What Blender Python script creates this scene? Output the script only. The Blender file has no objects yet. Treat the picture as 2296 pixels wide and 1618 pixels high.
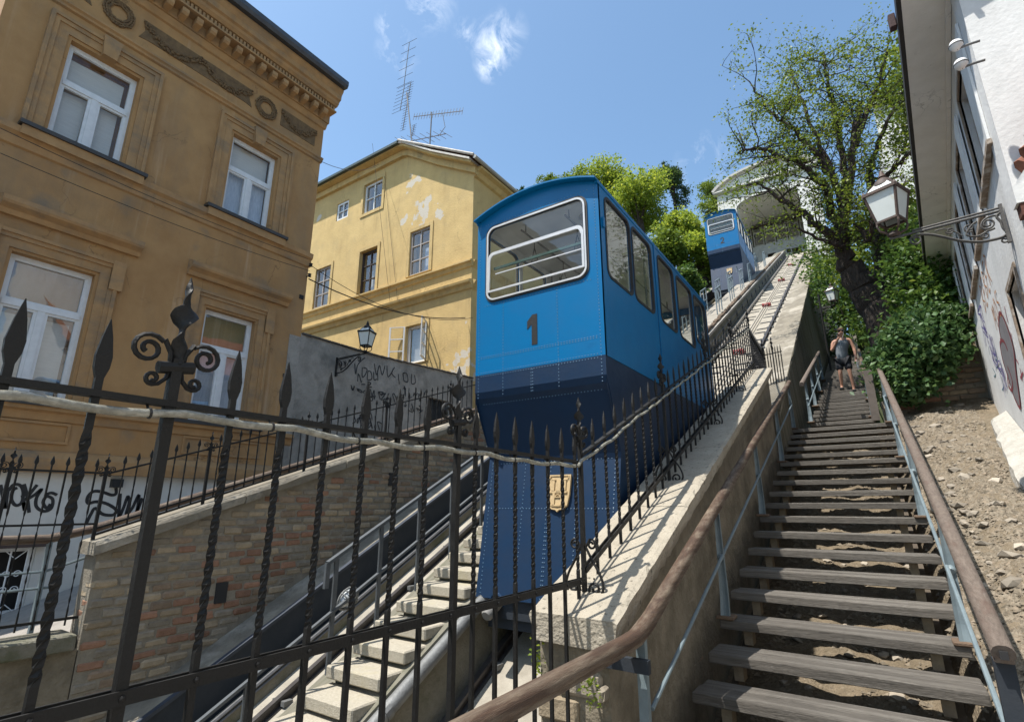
import bpy, bmesh, math, random
import numpy as np
from mathutils import Vector, Matrix
from mathutils.geometry import tessellate_polygon
random.seed(7)
RNG = np.random.default_rng(11)
SC = bpy.context.scene
COL = SC.collection
# ---------------------------------------------------------------- camera, sky, sun, exposure
PITCH, YAW, FPX = math.radians(15.32), math.radians(34.2), 1180.0
cd = bpy.data.cameras.new('camera'); cam = bpy.data.objects.new('camera', cd); COL.objects.link(cam)
cd.sensor_width = 36.0; cd.lens = FPX / 2296 * 36.0; cd.clip_start = 0.05; cd.clip_end = 2000
cam.location = (0, 0, 0); cam.rotation_euler = (math.pi / 2 + PITCH, 0, YAW)
SC.camera = cam
SUN = Vector((-.27, -.35, 1)).normalized()
EL = math.asin(SUN.z); AZ = math.atan2(SUN.x, SUN.y)
wd = bpy.data.worlds.new('World'); SC.world = wd; wd.use_nodes = True
nt = wd.node_tree; nt.nodes.clear()
def N(t, typ, **kw):
    n = t.nodes.new(typ)
    for k, v in kw.items(): setattr(n, k, v)
    return n
sky = N(nt, 'ShaderNodeTexSky', sky_type='NISHITA', sun_disc=False)
sky.sun_elevation = EL; sky.sun_rotation = AZ; sky.altitude = 150; sky.air_density = 1.0; sky.dust_density = 1.3; sky.ozone_density = .8
bg = N(nt, 'ShaderNodeBackground'); bg.inputs['Strength'].default_value = .15
wo = N(nt, 'ShaderNodeOutputWorld')
sl = bpy.data.lights.new('sun', 'SUN'); sl.energy = 5.0; sl.angle = math.radians(.53); sl.color = (1, .95, .87)
so = bpy.data.objects.new('sun', sl); COL.objects.link(so); so.rotation_euler = SUN.to_track_quat('Z', 'Y').to_euler()
so.location = SUN * 60
vs = SC.view_settings; vs.view_transform = 'Standard'; vs.look = 'None'; vs.gamma = 1; vs.use_curve_mapping = False
vs.exposure = 0.62
# ---------------------------------------------------------------- measuring: photograph pixel (2296 wide) -> ray
def D(px, py):
    x, f, u = (px - 1148) / FPX, 1.0, (809 - py) / FPX
    c, s = math.cos(PITCH), math.sin(PITCH); f, u = f * c - u * s, f * s + u * c
    c, s = math.cos(YAW), math.sin(YAW); return Vector((x * c - f * s, x * s + f * c, u))
def atX(px, py, X): d = D(px, py); return d * (X / d.x)
def atY(px, py, Y): d = D(px, py); return d * (Y / d.y)
SLOPE = .5195; AL = math.atan(SLOPE); CA, SA = math.cos(AL), math.sin(AL)
def trk(X, y, N_): return Vector((X, y, N_ / CA + SLOPE * y))      # point over the inclined track plane
# clouds: thin wisps mixed into the sky by direction
tc = N(nt, 'ShaderNodeTexCoord')
nz = N(nt, 'ShaderNodeTexNoise'); nz.inputs['Scale'].default_value = 19; nz.inputs['Detail'].default_value = 10; nz.inputs['Roughness'].default_value = .66; nz.inputs['Distortion'].default_value = .5
nt.links.new(tc.outputs['Generated'], nz.inputs['Vector'])
acc = None
for px, py, rad, w in ((1112, 100, .046, 1.1), (1100, 145, .032, 1.05), (880, 60, .03, .75), (892, 118, .04, .6), (1047, 75, .026, .6), (960, 5, .05, .6), (1575, 360, .05, .45), (1135, 70, .04, .5)):
    d = D(px, py).normalized()
    vm = N(nt, 'ShaderNodeVectorMath', operation='DISTANCE'); vm.inputs[1].default_value = d
    nt.links.new(tc.outputs['Generated'], vm.inputs[0])
    mr = N(nt, 'ShaderNodeMapRange'); mr.inputs[1].default_value = rad; mr.inputs[2].default_value = 0; mr.inputs[3].default_value = 0; mr.inputs[4].default_value = w
    nt.links.new(vm.outputs['Value'], mr.inputs[0])
    if acc is None: acc = mr.outputs[0]
    else:
        m = N(nt, 'ShaderNodeMath', operation='MAXIMUM'); nt.links.new(acc, m.inputs[0]); nt.links.new(mr.outputs[0], m.inputs[1]); acc = m.outputs[0]
nr = N(nt, 'ShaderNodeMapRange'); nr.inputs[1].default_value = .46; nr.inputs[2].default_value = .74
nt.links.new(nz.outputs['Fac'], nr.inputs[0])
mu = N(nt, 'ShaderNodeMath', operation='MULTIPLY'); nt.links.new(acc, mu.inputs[0]); nt.links.new(nr.outputs[0], mu.inputs[1])
mu2 = N(nt, 'ShaderNodeMath', operation='MULTIPLY', use_clamp=True); nt.links.new(mu.outputs[0], mu2.inputs[0]); mu2.inputs[1].default_value = 1.15
mx = N(nt, 'ShaderNodeMixRGB'); nt.links.new(mu2.outputs[0], mx.inputs[0]); tn = N(nt, 'ShaderNodeMixRGB', blend_type='MULTIPLY'); tn.inputs[0].default_value = 1; tn.inputs[2].default_value = (.95, 1.09, 1.08, 1); nt.links.new(sky.outputs[0], tn.inputs[1]); nt.links.new(tn.outputs[0], mx.inputs[1]); mx.inputs[2].default_value = (6.5, 6.8, 7.2, 1)
nt.links.new(mx.outputs[0], bg.inputs['Color']); nt.links.new(bg.outputs[0], wo.inputs['Surface'])
# ---------------------------------------------------------------- materials
MATS = {}
def M(name, c1, c2=None, scale=6, rough=.8, bump=.3, bscale=60, metal=0, spec=.4, stretch=(1, 1, 1), c3=None, s3=.6, t3=(.5, .7), st3=(1, 1, 1), rnd=0, bd=.01, rough2=None):
    if name in MATS: return MATS[name]
    m = bpy.data.materials.new(name); m.use_nodes = True; t = m.node_tree; b = t.nodes['Principled BSDF']; L = t.links.new
    b.inputs['Roughness'].default_value = rough; b.inputs['Metallic'].default_value = metal; b.inputs['Specular IOR Level'].default_value = spec
    tcn = N(t, 'ShaderNodeTexCoord'); mp = N(t, 'ShaderNodeMapping'); mp.inputs['Scale'].default_value = stretch; L(tcn.outputs['Object'], mp.inputs[0])
    oi = N(t, 'ShaderNodeObjectInfo'); ad = N(t, 'ShaderNodeVectorMath', operation='ADD')
    sc_ = N(t, 'ShaderNodeMath', operation='MULTIPLY'); L(oi.outputs['Random'], sc_.inputs[0]); sc_.inputs[1].default_value = 37
    L(mp.outputs[0], ad.inputs[0]); L(sc_.outputs[0], ad.inputs[1])
    n1 = N(t, 'ShaderNodeTexNoise'); n1.inputs['Scale'].default_value = scale; n1.inputs['Detail'].default_value = 8; n1.inputs['Roughness'].default_value = .65; L(ad.outputs[0], n1.inputs['Vector'])
    c2 = c2 or tuple(c * .7 for c in c1)
    r = N(t, 'ShaderNodeMapRange'); r.inputs[1].default_value = .32; r.inputs[2].default_value = .68; L(n1.outputs['Fac'], r.inputs[0])
    mix = N(t, 'ShaderNodeMixRGB'); L(r.outputs[0], mix.inputs[0]); mix.inputs[1].default_value = (*c1, 1); mix.inputs[2].default_value = (*c2, 1); out = mix.outputs[0]
    if c3:
        mp3 = N(t, 'ShaderNodeMapping'); mp3.inputs['Scale'].default_value = st3; L(tcn.outputs['Object'], mp3.inputs[0])
        n3 = N(t, 'ShaderNodeTexNoise'); n3.inputs['Scale'].default_value = s3; n3.inputs['Detail'].default_value = 9; n3.inputs['Roughness'].default_value = .7; L(mp3.outputs[0], n3.inputs['Vector'])
        r3 = N(t, 'ShaderNodeMapRange'); r3.inputs[1].default_value, r3.inputs[2].default_value = t3; L(n3.outputs['Fac'], r3.inputs[0])
        m3 = N(t, 'ShaderNodeMixRGB'); L(r3.outputs[0], m3.inputs[0]); L(out, m3.inputs[1]); m3.inputs[2].default_value = (*c3, 1); out = m3.outputs[0]
    if rnd:
        hv = N(t, 'ShaderNodeHueSaturation'); rr = N(t, 'ShaderNodeMapRange'); rr.inputs[3].default_value = 1 - rnd; rr.inputs[4].default_value = 1 + rnd
        L(oi.outputs['Random'], rr.inputs[0]); L(rr.outputs[0], hv.inputs['Value']); L(out, hv.inputs['Color']); out = hv.outputs[0]
    L(out, b.inputs['Base Color'])
    if rough2 is not None:
        q = N(t, 'ShaderNodeMapRange'); q.inputs[1].default_value = .3; q.inputs[2].default_value = .7; q.inputs[3].default_value = rough; q.inputs[4].default_value = rough2
        L(n1.outputs['Fac'], q.inputs[0]); L(q.outputs[0], b.inputs['Roughness'])
    if bump:
        n2 = N(t, 'ShaderNodeTexNoise'); n2.inputs['Scale'].default_value = bscale; n2.inputs['Detail'].default_value = 6; L(ad.outputs[0], n2.inputs['Vector'])
        bp = N(t, 'ShaderNodeBump'); bp.inputs['Strength'].default_value = bump; bp.inputs['Distance'].default_value = bd; L(n2.outputs['Fac'], bp.inputs['Height']); L(bp.outputs[0], b.inputs['Normal'])
    MATS[name] = m; return m
def add_spots(m, pts, col, soft=.5, nscale=2.2, lo=.55, hi=.6):
    """worn patches of another colour around given object-space points: (x, y, z, radius)"""
    t = m.node_tree; b = t.nodes['Principled BSDF']; L = t.links.new
    tcn = N(t, 'ShaderNodeTexCoord'); nzz = N(t, 'ShaderNodeTexNoise'); nzz.inputs['Scale'].default_value = nscale; nzz.inputs['Detail'].default_value = 7; L(tcn.outputs['Object'], nzz.inputs['Vector'])
    a = None
    for x, y, z, r in pts:
        v = N(t, 'ShaderNodeVectorMath', operation='DISTANCE'); v.inputs[1].default_value = (x, y, z); L(tcn.outputs['Object'], v.inputs[0])
        q = N(t, 'ShaderNodeMapRange'); q.inputs[1].default_value = r; q.inputs[2].default_value = 0; q.inputs[3].default_value = 0; q.inputs[4].default_value = soft; L(v.outputs['Value'], q.inputs[0])
        if a is None: a = q.outputs[0]
        else:
            mm = N(t, 'ShaderNodeMath', operation='MAXIMUM'); L(a, mm.inputs[0]); L(q.outputs[0], mm.inputs[1]); a = mm.outputs[0]
    s = N(t, 'ShaderNodeMath', operation='ADD'); L(a, s.inputs[0]); L(nzz.outputs['Fac'], s.inputs[1])
    q = N(t, 'ShaderNodeMapRange'); q.inputs[1].default_value = lo + .25; q.inputs[2].default_value = hi + .25; L(s.outputs[0], q.inputs[0])
    g = N(t, 'ShaderNodeMath', operation='MULTIPLY'); L(q.outputs[0], g.inputs[0])
    gt = N(t, 'ShaderNodeMath', operation='GREATER_THAN'); L(a, gt.inputs[0]); gt.inputs[1].default_value = .001; L(gt.outputs[0], g.inputs[1])
    old = b.inputs['Base Color'].links[0].from_socket
    mxx = N(t, 'ShaderNodeMixRGB'); L(g.outputs[0], mxx.inputs[0]); L(old, mxx.inputs[1]); mxx.inputs[2].default_value = (*col, 1); L(mxx.outputs[0], b.inputs['Base Color'])
def add_streaks(m, col, amt=.4, lo=.52, hi=.72, sx=5.0, sz=.3):
    t = m.node_tree; b = t.nodes['Principled BSDF']; L = t.links.new
    tcn = N(t, 'ShaderNodeTexCoord'); mp = N(t, 'ShaderNodeMapping'); mp.inputs['Scale'].default_value = (sx, sx, sz); L(tcn.outputs['Object'], mp.inputs[0])
    n = N(t, 'ShaderNodeTexNoise'); n.inputs['Scale'].default_value = 1; n.inputs['Detail'].default_value = 6; n.inputs['Roughness'].default_value = .6; L(mp.outputs[0], n.inputs['Vector'])
    n2 = N(t, 'ShaderNodeTexNoise'); n2.inputs['Scale'].default_value = .9; L(tcn.outputs['Object'], n2.inputs['Vector'])
    q = N(t, 'ShaderNodeMapRange'); q.inputs[1].default_value = lo; q.inputs[2].default_value = hi; q.inputs[4].default_value = amt; L(n.outputs['Fac'], q.inputs[0])
    k = N(t, 'ShaderNodeMapRange'); k.inputs[1].default_value = .4; k.inputs[2].default_value = .65; L(n2.outputs['Fac'], k.inputs[0])
    g = N(t, 'ShaderNodeMath', operation='MULTIPLY'); L(q.outputs[0], g.inputs[0]); L(k.outputs[0], g.inputs[1])
    old = b.inputs['Base Color'].links[0].from_socket; mm = N(t, 'ShaderNodeMixRGB'); L(g.outputs[0], mm.inputs[0]); L(old, mm.inputs[1]); mm.inputs[2].default_value = (*col, 1); L(mm.outputs[0], b.inputs['Base Color'])
def add_cracks(m, scale=.7, w=.012, col=(.06, .045, .03), amt=.55):
    t = m.node_tree; b = t.nodes['Principled BSDF']; L = t.links.new
    tcn = N(t, 'ShaderNodeTexCoord'); nn = N(t, 'ShaderNodeTexNoise'); nn.inputs['Scale'].default_value = 2.5; nn.inputs['Detail'].default_value = 5; L(tcn.outputs['Object'], nn.inputs['Vector'])
    va = N(t, 'ShaderNodeVectorMath', operation='MULTIPLY_ADD'); L(nn.outputs['Color'], va.inputs[0]); va.inputs[1].default_value = (.9, .9, .9); L(tcn.outputs['Object'], va.inputs[2])
    v = N(t, 'ShaderNodeTexVoronoi', feature='DISTANCE_TO_EDGE'); v.inputs['Scale'].default_value = scale; L(va.outputs[0], v.inputs['Vector'])
    q = N(t, 'ShaderNodeMapRange'); q.inputs[1].default_value = w; q.inputs[2].default_value = 0; q.inputs[3].default_value = 0; q.inputs[4].default_value = amt; L(v.outputs['Distance'], q.inputs[0])
    n2 = N(t, 'ShaderNodeTexNoise'); n2.inputs['Scale'].default_value = .8; L(tcn.outputs['Object'], n2.inputs['Vector'])
    k = N(t, 'ShaderNodeMapRange'); k.inputs[1].default_value = .5; k.inputs[2].default_value = .6; L(n2.outputs['Fac'], k.inputs[0])
    g = N(t, 'ShaderNodeMath', operation='MULTIPLY'); L(q.outputs[0], g.inputs[0]); L(k.outputs[0], g.inputs[1])
    old = b.inputs['Base Color'].links[0].from_socket; mm = N(t, 'ShaderNodeMixRGB'); L(g.outputs[0], mm.inputs[0]); L(old, mm.inputs[1]); mm.inputs[2].default_value = (*col, 1); L(mm.outputs[0], b.inputs['Base Color'])
def glass(name, tint=(.9, .95, .95), refl=1.0, dirt=.06, f0=.07):
    m = bpy.data.materials.new(name); m.use_nodes = True; t = m.node_tree; t.nodes.clear(); L = t.links.new
    o = N(t, 'ShaderNodeOutputMaterial'); tr = N(t, 'ShaderNodeBsdfTransparent'); tr.inputs[0].default_value = (*tint, 1)
    gl = N(t, 'ShaderNodeBsdfGlossy'); gl.inputs['Roughness'].default_value = .015; gl.inputs['Color'].default_value = (refl, refl, refl, 1)
    lw = N(t, 'ShaderNodeLayerWeight'); lw.inputs[0].default_value = .5
    pw = N(t, 'ShaderNodeMath', operation='POWER'); L(lw.outputs['Facing'], pw.inputs[0]); pw.inputs[1].default_value = 4.5
    fr = N(t, 'ShaderNodeMath', operation='MULTIPLY_ADD'); L(pw.outputs[0], fr.inputs[0]); fr.inputs[1].default_value = .9; fr.inputs[2].default_value = f0
    df = N(t, 'ShaderNodeBsdfDiffuse'); df.inputs[0].default_value = (.6, .6, .57, 1)
    tcn = N(t, 'ShaderNodeTexCoord'); nn = N(t, 'ShaderNodeTexNoise'); nn.inputs['Scale'].default_value = 3; nn.inputs['Detail'].default_value = 8; L(tcn.outputs['Object'], nn.inputs[0])
    mr_ = N(t, 'ShaderNodeMapRange'); mr_.inputs[1].default_value = .35; mr_.inputs[2].default_value = .75; mr_.inputs[4].default_value = dirt * 2; L(nn.outputs['Fac'], mr_.inputs[0])
    a = N(t, 'ShaderNodeMixShader'); b = N(t, 'ShaderNodeMixShader')
    L(mr_.outputs[0], a.inputs[0]); L(tr.outputs[0], a.inputs[1]); L(df.outputs[0], a.inputs[2])
    nb = N(t, 'ShaderNodeTexNoise'); nb.inputs['Scale'].default_value = 1.7; L(tcn.outputs['Object'], nb.inputs[0])
    bp = N(t, 'ShaderNodeBump'); bp.inputs['Strength'].default_value = .05; bp.inputs['Distance'].default_value = .05; L(nb.outputs['Fac'], bp.inputs['Height']); L(bp.outputs[0], gl.inputs['Normal'])
    L(fr.outputs[0], b.inputs[0]); L(a.outputs[0], b.inputs[1]); L(gl.outputs[0], b.inputs[2]); L(b.outputs[0], o.inputs[0])
    MATS[name] = m; return m
def leafmat(name, c1, c2, c3=None, trans=.35):
    m = bpy.data.materials.new(name); m.use_nodes = True; t = m.node_tree; t.nodes.clear(); L = t.links.new
    o = N(t, 'ShaderNodeOutputMaterial'); g = N(t, 'ShaderNodeNewGeometry'); rp = N(t, 'ShaderNodeValToRGB')
    e = rp.color_ramp.elements; e[0].color = (*c1, 1); e[1].color = (*c2, 1)
    if c3: k = e.new(.93); k.color = (*c2, 1); e[2].color = (*c3, 1)
    L(g.outputs['Random Per Island'], rp.inputs[0])
    pb = N(t, 'ShaderNodeBsdfPrincipled'); pb.inputs['Roughness'].default_value = .52; pb.inputs['Specular IOR Level'].default_value = .45; L(rp.outputs[0], pb.inputs['Base Color'])
    tl = N(t, 'ShaderNodeBsdfTranslucent'); hv = N(t, 'ShaderNodeHueSaturation'); hv.inputs['Value'].default_value = 1.5; hv.inputs['Hue'].default_value = .475; L(rp.outputs[0], hv.inputs['Color']); L(hv.outputs[0], tl.inputs[0])
    ms = N(t, 'ShaderNodeMixShader'); ms.inputs[0].default_value = trans; L(pb.outputs[0], ms.inputs[1]); L(tl.outputs[0], ms.inputs[2]); L(ms.outputs[0], o.inputs[0])
    MATS[name] = m; return m
# ---------------------------------------------------------------- mesh helpers
ORG = {}
class MB:
    def __init__(s): s.v = []; s.f = []
    def add(s, vs_, fs):
        o = len(s.v); s.v += [tuple(v) for v in vs_]; s.f += [tuple(o + i for i in f) for f in fs]; return s
    def box(s, x0, x1, y0, y1, z0, z1):
        return s.add([(x0, y0, z0), (x1, y0, z0), (x1, y1, z0), (x0, y1, z0), (x0, y0, z1), (x1, y0, z1), (x1, y1, z1), (x0, y1, z1)],
                     [(0, 3, 2, 1), (4, 5, 6, 7), (0, 1, 5, 4), (1, 2, 6, 5), (2, 3, 7, 6), (3, 0, 4, 7)])
    def cbox(s, x0, x1, y0, y1, z0, z1, c=.01):
        """box with chamfered edges all round"""
        P = []
        for sx, sy, sz in [(a, b, d) for a in (0, 1) for b in (0, 1) for d in (0, 1)]:
            x, y, z = (x0, x1)[sx], (y0, y1)[sy], (z0, z1)[sz]; dx, dy, dz = (c, -c)[sx], (c, -c)[sy], (c, -c)[sz]
            P += [(x, y + dy, z + dz), (x + dx, y, z + dz), (x + dx, y + dy, z)]
        I = lambda a, b, d, k: ((a * 2 + b) * 2 + d) * 3 + k
        F = []
        for k in range(3):
            for e in (0, 1):
                q = []
                for u, w in ((0, 0), (1, 0), (1, 1), (0, 1)):
                    t_ = [u, w]; t_.insert(k, e); q.append(I(*t_, k))
                F.append(q)
        for k in range(3):                       # edges along axis k
            i, j = [n for n in range(3) if n != k]
            for a in (0, 1):
                for b in (0, 1):
                    t0 = [0, 0, 0]; t0[i] = a; t0[j] = b; t1 = list(t0); t1[k] = 1
                    F.append([I(*t0, i), I(*t1, i), I(*t1, j), I(*t0, j)])
        for a in (0, 1):
            for b in (0, 1):
                for d in (0, 1): F.append([I(a, b, d, 0), I(a, b, d, 1), I(a, b, d, 2)])
        return s.add(P, F)
    def beam(s, p, q, w, h, up=(0, 0, 1)):
        p, q = Vector(p), Vector(q); d = (q - p).normalized(); a = d.cross(Vector(up)).normalized() * (w / 2); b = a.cross(d).normalized() * (h / 2)
        return s.add([p - a - b, p + a - b, p + a + b, p - a + b, q - a - b, q + a - b, q + a + b, q - a + b],
                     [(0, 1, 2, 3), (7, 6, 5, 4), (0, 4, 5, 1), (1, 5, 6, 2), (2, 6, 7, 3), (3, 7, 4, 0)])
    def tube(s, pts, r, n=8, caps=True, flat=1.0, up=(0, 0, 1)):
        pts = [Vector(p) for p in pts]; m = len(pts); rr = r if isinstance(r, (list, tuple)) else [r] * m
        vs_ = []; a = None
        for i, p in enumerate(pts):
            d = (pts[min(i + 1, m - 1)] - pts[max(i - 1, 0)]).normalized()
            if a is None:
                a = Vector(up).cross(d)
                if a.length < 1e-3: a = Vector((1, 0, 0)).cross(d)
            a = (a - d * a.dot(d)).normalized(); b = d.cross(a)
            for k in range(n):
                an = 2 * math.pi * k / n; vs_.append(p + a * (math.cos(an) * rr[i]) + b * (math.sin(an) * rr[i] * flat))
        fs = [(i * n + k, i * n + (k + 1) % n, (i + 1) * n + (k + 1) % n, (i + 1) * n + k) for i in range(m - 1) for k in range(n)]
        if caps: fs += [tuple(range(n - 1, -1, -1)), tuple(range((m - 1) * n, m * n))]
        return s.add(vs_, fs)
    def plate(s, outer, holes, fn, t0, t1):
        """flat sheet with holes, thickened: fn(a, b, t) -> point"""
        loops = [outer] + list(holes); flat = [p for l in loops for p in l]; n = len(flat)
        tri = tessellate_polygon([[Vector((p[0], p[1], 0)) for p in l] for l in loops])
        vs_ = [fn(p[0], p[1], t0) for p in flat] + [fn(p[0], p[1], t1) for p in flat]
        fs = [tuple(t) for t in tri] + [tuple(n + i for i in reversed(t)) for t in tri]
        o = 0
        for l in loops:
            k = len(l); fs += [(o + i, o + (i + 1) % k, n + o + (i + 1) % k, n + o + i) for i in range(k)]; o += k
        return s.add(vs_, fs)
    def pane(s, outer, fn, t):
        n = len(outer); return s.add([fn(a, b, t) for a, b in outer], [tuple(range(n))])
    def lathe(s, prof, c, n=12, axis=None):
        c = Vector(c); ax = Vector(axis or (0, 0, 1)).normalized(); a = ax.orthogonal().normalized(); b = ax.cross(a); vs_ = []
        for r, h in prof:
            for k in range(n): t_ = 2 * math.pi * k / n; vs_.append(c + ax * h + a * (r * math.cos(t_)) + b * (r * math.sin(t_)))
        m = len(prof); fs = [(i * n + k, i * n + (k + 1) % n, (i + 1) * n + (k + 1) % n, (i + 1) * n + k) for i in range(m - 1) for k in range(n)]
        fs += [tuple(range(n - 1, -1, -1)), tuple(range((m - 1) * n, m * n))]
        return s.add(vs_, fs)
    def sweep(s, prof, fn, t0, t1):
        """profile polygon (a, b) swept along t: fn(a, b, t)"""
        n = len(prof); vs_ = [fn(a, b, t0) for a, b in prof] + [fn(a, b, t1) for a, b in prof]
        fs = [(i, (i + 1) % n, n + (i + 1) % n, n + i) for i in range(n)] + [tuple(range(n - 1, -1, -1)), tuple(range(n, 2 * n))]
        return s.add(vs_, fs)
    def stroke(s, pts, w, fn, t=.003, sm=4):
        """painted line: thin ribbon along a smooth 2-D curve"""
        P = smooth([(p[0], p[1], 0) for p in pts], sm); vs_ = []; m = len(P)
        for i, p in enumerate(P):
            d = P[min(i + 1, m - 1)] - P[max(i - 1, 0)]; d = Vector((-d.y, d.x, 0)); d = d.normalized() * (w / 2) if d.length > 1e-9 else Vector((w / 2, 0, 0))
            vs_ += [fn(p.x + d.x, p.y + d.y, t), fn(p.x - d.x, p.y - d.y, t)]
        return s.add(vs_, [(2 * i, 2 * i + 1, 2 * i + 3, 2 * i + 2) for i in range(m - 1)])
    def mesh(s, name, mat=None, org=(0, 0, 0), smooth_=False):
        me = bpy.data.meshes.new(name); o = Vector(org); me.from_pydata([tuple(Vector(v) - o) for v in s.v], [], s.f); me.validate()
        bm = bmesh.new(); bm.from_mesh(me); bmesh.ops.recalc_face_normals(bm, faces=bm.faces); bm.to_mesh(me); bm.free()
        if mat: me.materials.append(mat)
        if smooth_:
            for p in me.polygons: p.use_smooth = True
            try: me.set_sharp_from_angle(angle=math.radians(38))
            except Exception: pass
        return me
    def build(s, name, mat, parent=None, smooth_=False, kind=None):
        org = ORG.get(parent.name, Vector()) if parent else Vector()
        o = bpy.data.objects.new(name, s.mesh(name, mat, org, smooth_)); COL.objects.link(o)
        if parent: o.parent = parent
        ORG[o.name] = org
        if kind: o['kind'] = kind
        return o
def smooth(pts, k=4):
    P = [Vector(p) for p in pts]
    if len(P) < 3 or k < 2: return P
    out = []
    for i in range(len(P) - 1):
        a, b, c, d = P[max(i - 1, 0)], P[i], P[i + 1], P[min(i + 2, len(P) - 1)]
        for j in range(k):
            t = j / k; out.append(.5 * ((2 * b) + (c - a) * t + (2 * a - 5 * b + 4 * c - d) * t * t + (3 * b - a - 3 * c + d) * t ** 3))
    return out + [P[-1]]
def tag(o, label, cat, group=None):
    o['label'] = label; o['category'] = cat
    if group: o['group'] = group
    return o
def thing(name, label, cat, loc=(0, 0, 0), group=None):
    o = bpy.data.objects.new(name, None); o.empty_display_size = .2; COL.objects.link(o); o.location = loc; ORG[o.name] = Vector(loc)
    return tag(o, label, cat, group)
def inst(name, me, loc, parent, rot=None, scale=None):
    """a part that shares mesh data; loc in world space"""
    o = bpy.data.objects.new(name, me); COL.objects.link(o); o.parent = parent; o.location = Vector(loc) - ORG.get(parent.name, Vector()) if parent else loc
    if rot: o.rotation_euler = rot
    if scale: o.scale = scale
    return o
def copy_tree(o, parent=None):
    c = o.copy(); COL.objects.link(c)
    if parent: c.parent = parent
    for ch in list(o.children): copy_tree(ch, c)
    return c
def struct(mb, name, mat, sm=False): o = mb.build(name, mat, None, sm); o['kind'] = 'structure'; return o
XP = lambda x, sgn=1: (lambda a, b, t: (x + sgn * t, a, b))        # plane x = const, (y, z)
YP = lambda y, sgn=-1: (lambda a, b, t: (a, y + sgn * t, b))       # plane y = const, (x, z)
rect = lambda a0, a1, b0, b1: [(a0, b0), (a1, b0), (a1, b1), (a0, b1)]
def rrect(a0, a1, b0, b1, r, n=5):
    o = []
    for cx, cy, s0 in ((a1 - r, b1 - r, 0), (a0 + r, b1 - r, 90), (a0 + r, b0 + r, 180), (a1 - r, b0 + r, 270)):
        for k in range(n + 1): t = math.radians(s0 + 90 * k / n); o.append((cx + r * math.cos(t), cy + r * math.sin(t)))
    return o
def leaves(name, P, size, mat, parent=None, up=.35, asp=.62, top=None, bend=.25):
    """many leaf-sized folded faces at the points P (n x 3)"""
    P = np.asarray(P, float); n = len(P); org = np.array(ORG.get(parent.name, Vector()) if parent else (0, 0, 0)); P = P - org
    nr_ = RNG.normal(size=(n, 3)); nr_[:, 2] = np.abs(nr_[:, 2]) * (1 + up) + up; nr_ /= np.linalg.norm(nr_, axis=1)[:, None]
    a = np.cross(nr_, RNG.normal(size=(n, 3))); a /= np.linalg.norm(a, axis=1)[:, None]; b = np.cross(nr_, a)
    s = size * RNG.uniform(.6, 1.25, (n, 1))
    V = np.empty((n, 4, 3)); V[:, 0] = P - a * s * .5; V[:, 2] = P + a * s * .5; V[:, 1] = P + b * s * asp * .5 + nr_ * s * bend * .4; V[:, 3] = P - b * s * asp * .5 + nr_ * s * bend * .4
    F = np.arange(n * 4).reshape(n, 4)[:, [0, 1, 2, 0, 2, 3]].reshape(n * 2, 3)
    me = bpy.data.meshes.new(name); me.vertices.add(n * 4); me.vertices.foreach_set('co', V.reshape(-1).astype(np.float32))
    me.loops.add(n * 6); me.loops.foreach_set('vertex_index', F.reshape(-1).astype(np.int32)); me.polygons.add(n * 2)
    me.polygons.foreach_set('loop_start', np.arange(0, n * 6, 3, dtype=np.int32)); me.polygons.foreach_set('loop_total', np.full(n * 2, 3, np.int32))
    me.update(calc_edges=True); me.materials.append(mat)
    o = bpy.data.objects.new(name, me); COL.objects.link(o); o['kind'] = 'stuff'
    if parent: o.parent = parent
    ORG[o.name] = Vector(org); return o
def clumps(ells, k, per, rc, shell=.55):
    """points gathered in clumps inside a set of ellipsoids (cx, cy, cz, rx, ry, rz)"""
    out = []; vol = np.array([e[3] * e[4] * e[5] for e in ells]) ** .67; vol /= vol.sum()
    for e, w in zip(ells, vol):
        m = max(3, int(k * w)); d = RNG.normal(size=(m, 3)); d /= np.linalg.norm(d, axis=1)[:, None]; r = RNG.uniform(shell, 1.0, (m, 1)) ** .6
        c = np.array(e[:3]) + d * r * np.array(e[3:]) * RNG.uniform(.85, 1.12, (m, 1))
        for q in c:
            nn = int(per * RNG.uniform(.5, 1.5)); out.append(q + RNG.normal(size=(nn, 3)) * rc * RNG.uniform(.6, 1.3) * np.array((1, 1, .7)))
    return np.concatenate(out)
# ---------------------------------------------------------------- palette
iron = M('wrought_iron', (.0075, .0075, .008), (.013, .0125, .0115), 14, .42, .6, 90, spec=.32, c3=(.035, .022, .014), s3=9, t3=(.64, .8), rough2=.7, bd=.004)
steel = M('grey_blue_steel', (.17, .215, .235), (.12, .155, .175), 8, .45, .25, 70, c3=(.2, .16, .12), s3=6, t3=(.62, .8), bd=.004)
gsteel = M('grey_steel', (.085, .095, .105), (.06, .068, .075), 8, .5, .2, 60)
dsteel = M('dark_steel', (.022, .028, .037), (.032, .037, .045), 5, .7, .15, 50, spec=.2)
galv = M('galvanised', (.2, .205, .205), (.12, .122, .12), 9, .6, .3, 50, metal=.3)
concrete = M('concrete', (.36, .33, .275), (.25, .225, .185), 4, .9, .7, 55, c3=(.2, .18, .14), s3=1.2, t3=(.5, .75), bd=.012)
slabm = M('slab_concrete', (.4, .365, .295), (.29, .26, .205), 40, .9, .8, 120, c3=(.35, .31, .2), s3=2.5, t3=(.55, .8), bd=.008)
mossy = M('mossy_concrete', (.2, .185, .15), (.12, .115, .085), 3, .95, .8, 45, c3=(.08, .085, .045), s3=1.6, bd=.015)
apron = M('stained_concrete', (.235, .21, .165), (.135, .118, .092), 3.5, .9, .7, 40, stretch=(1, .6, 1), c3=(.33, .3, .25), s3=.9, t3=(.5, .6), bd=.012)
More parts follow.
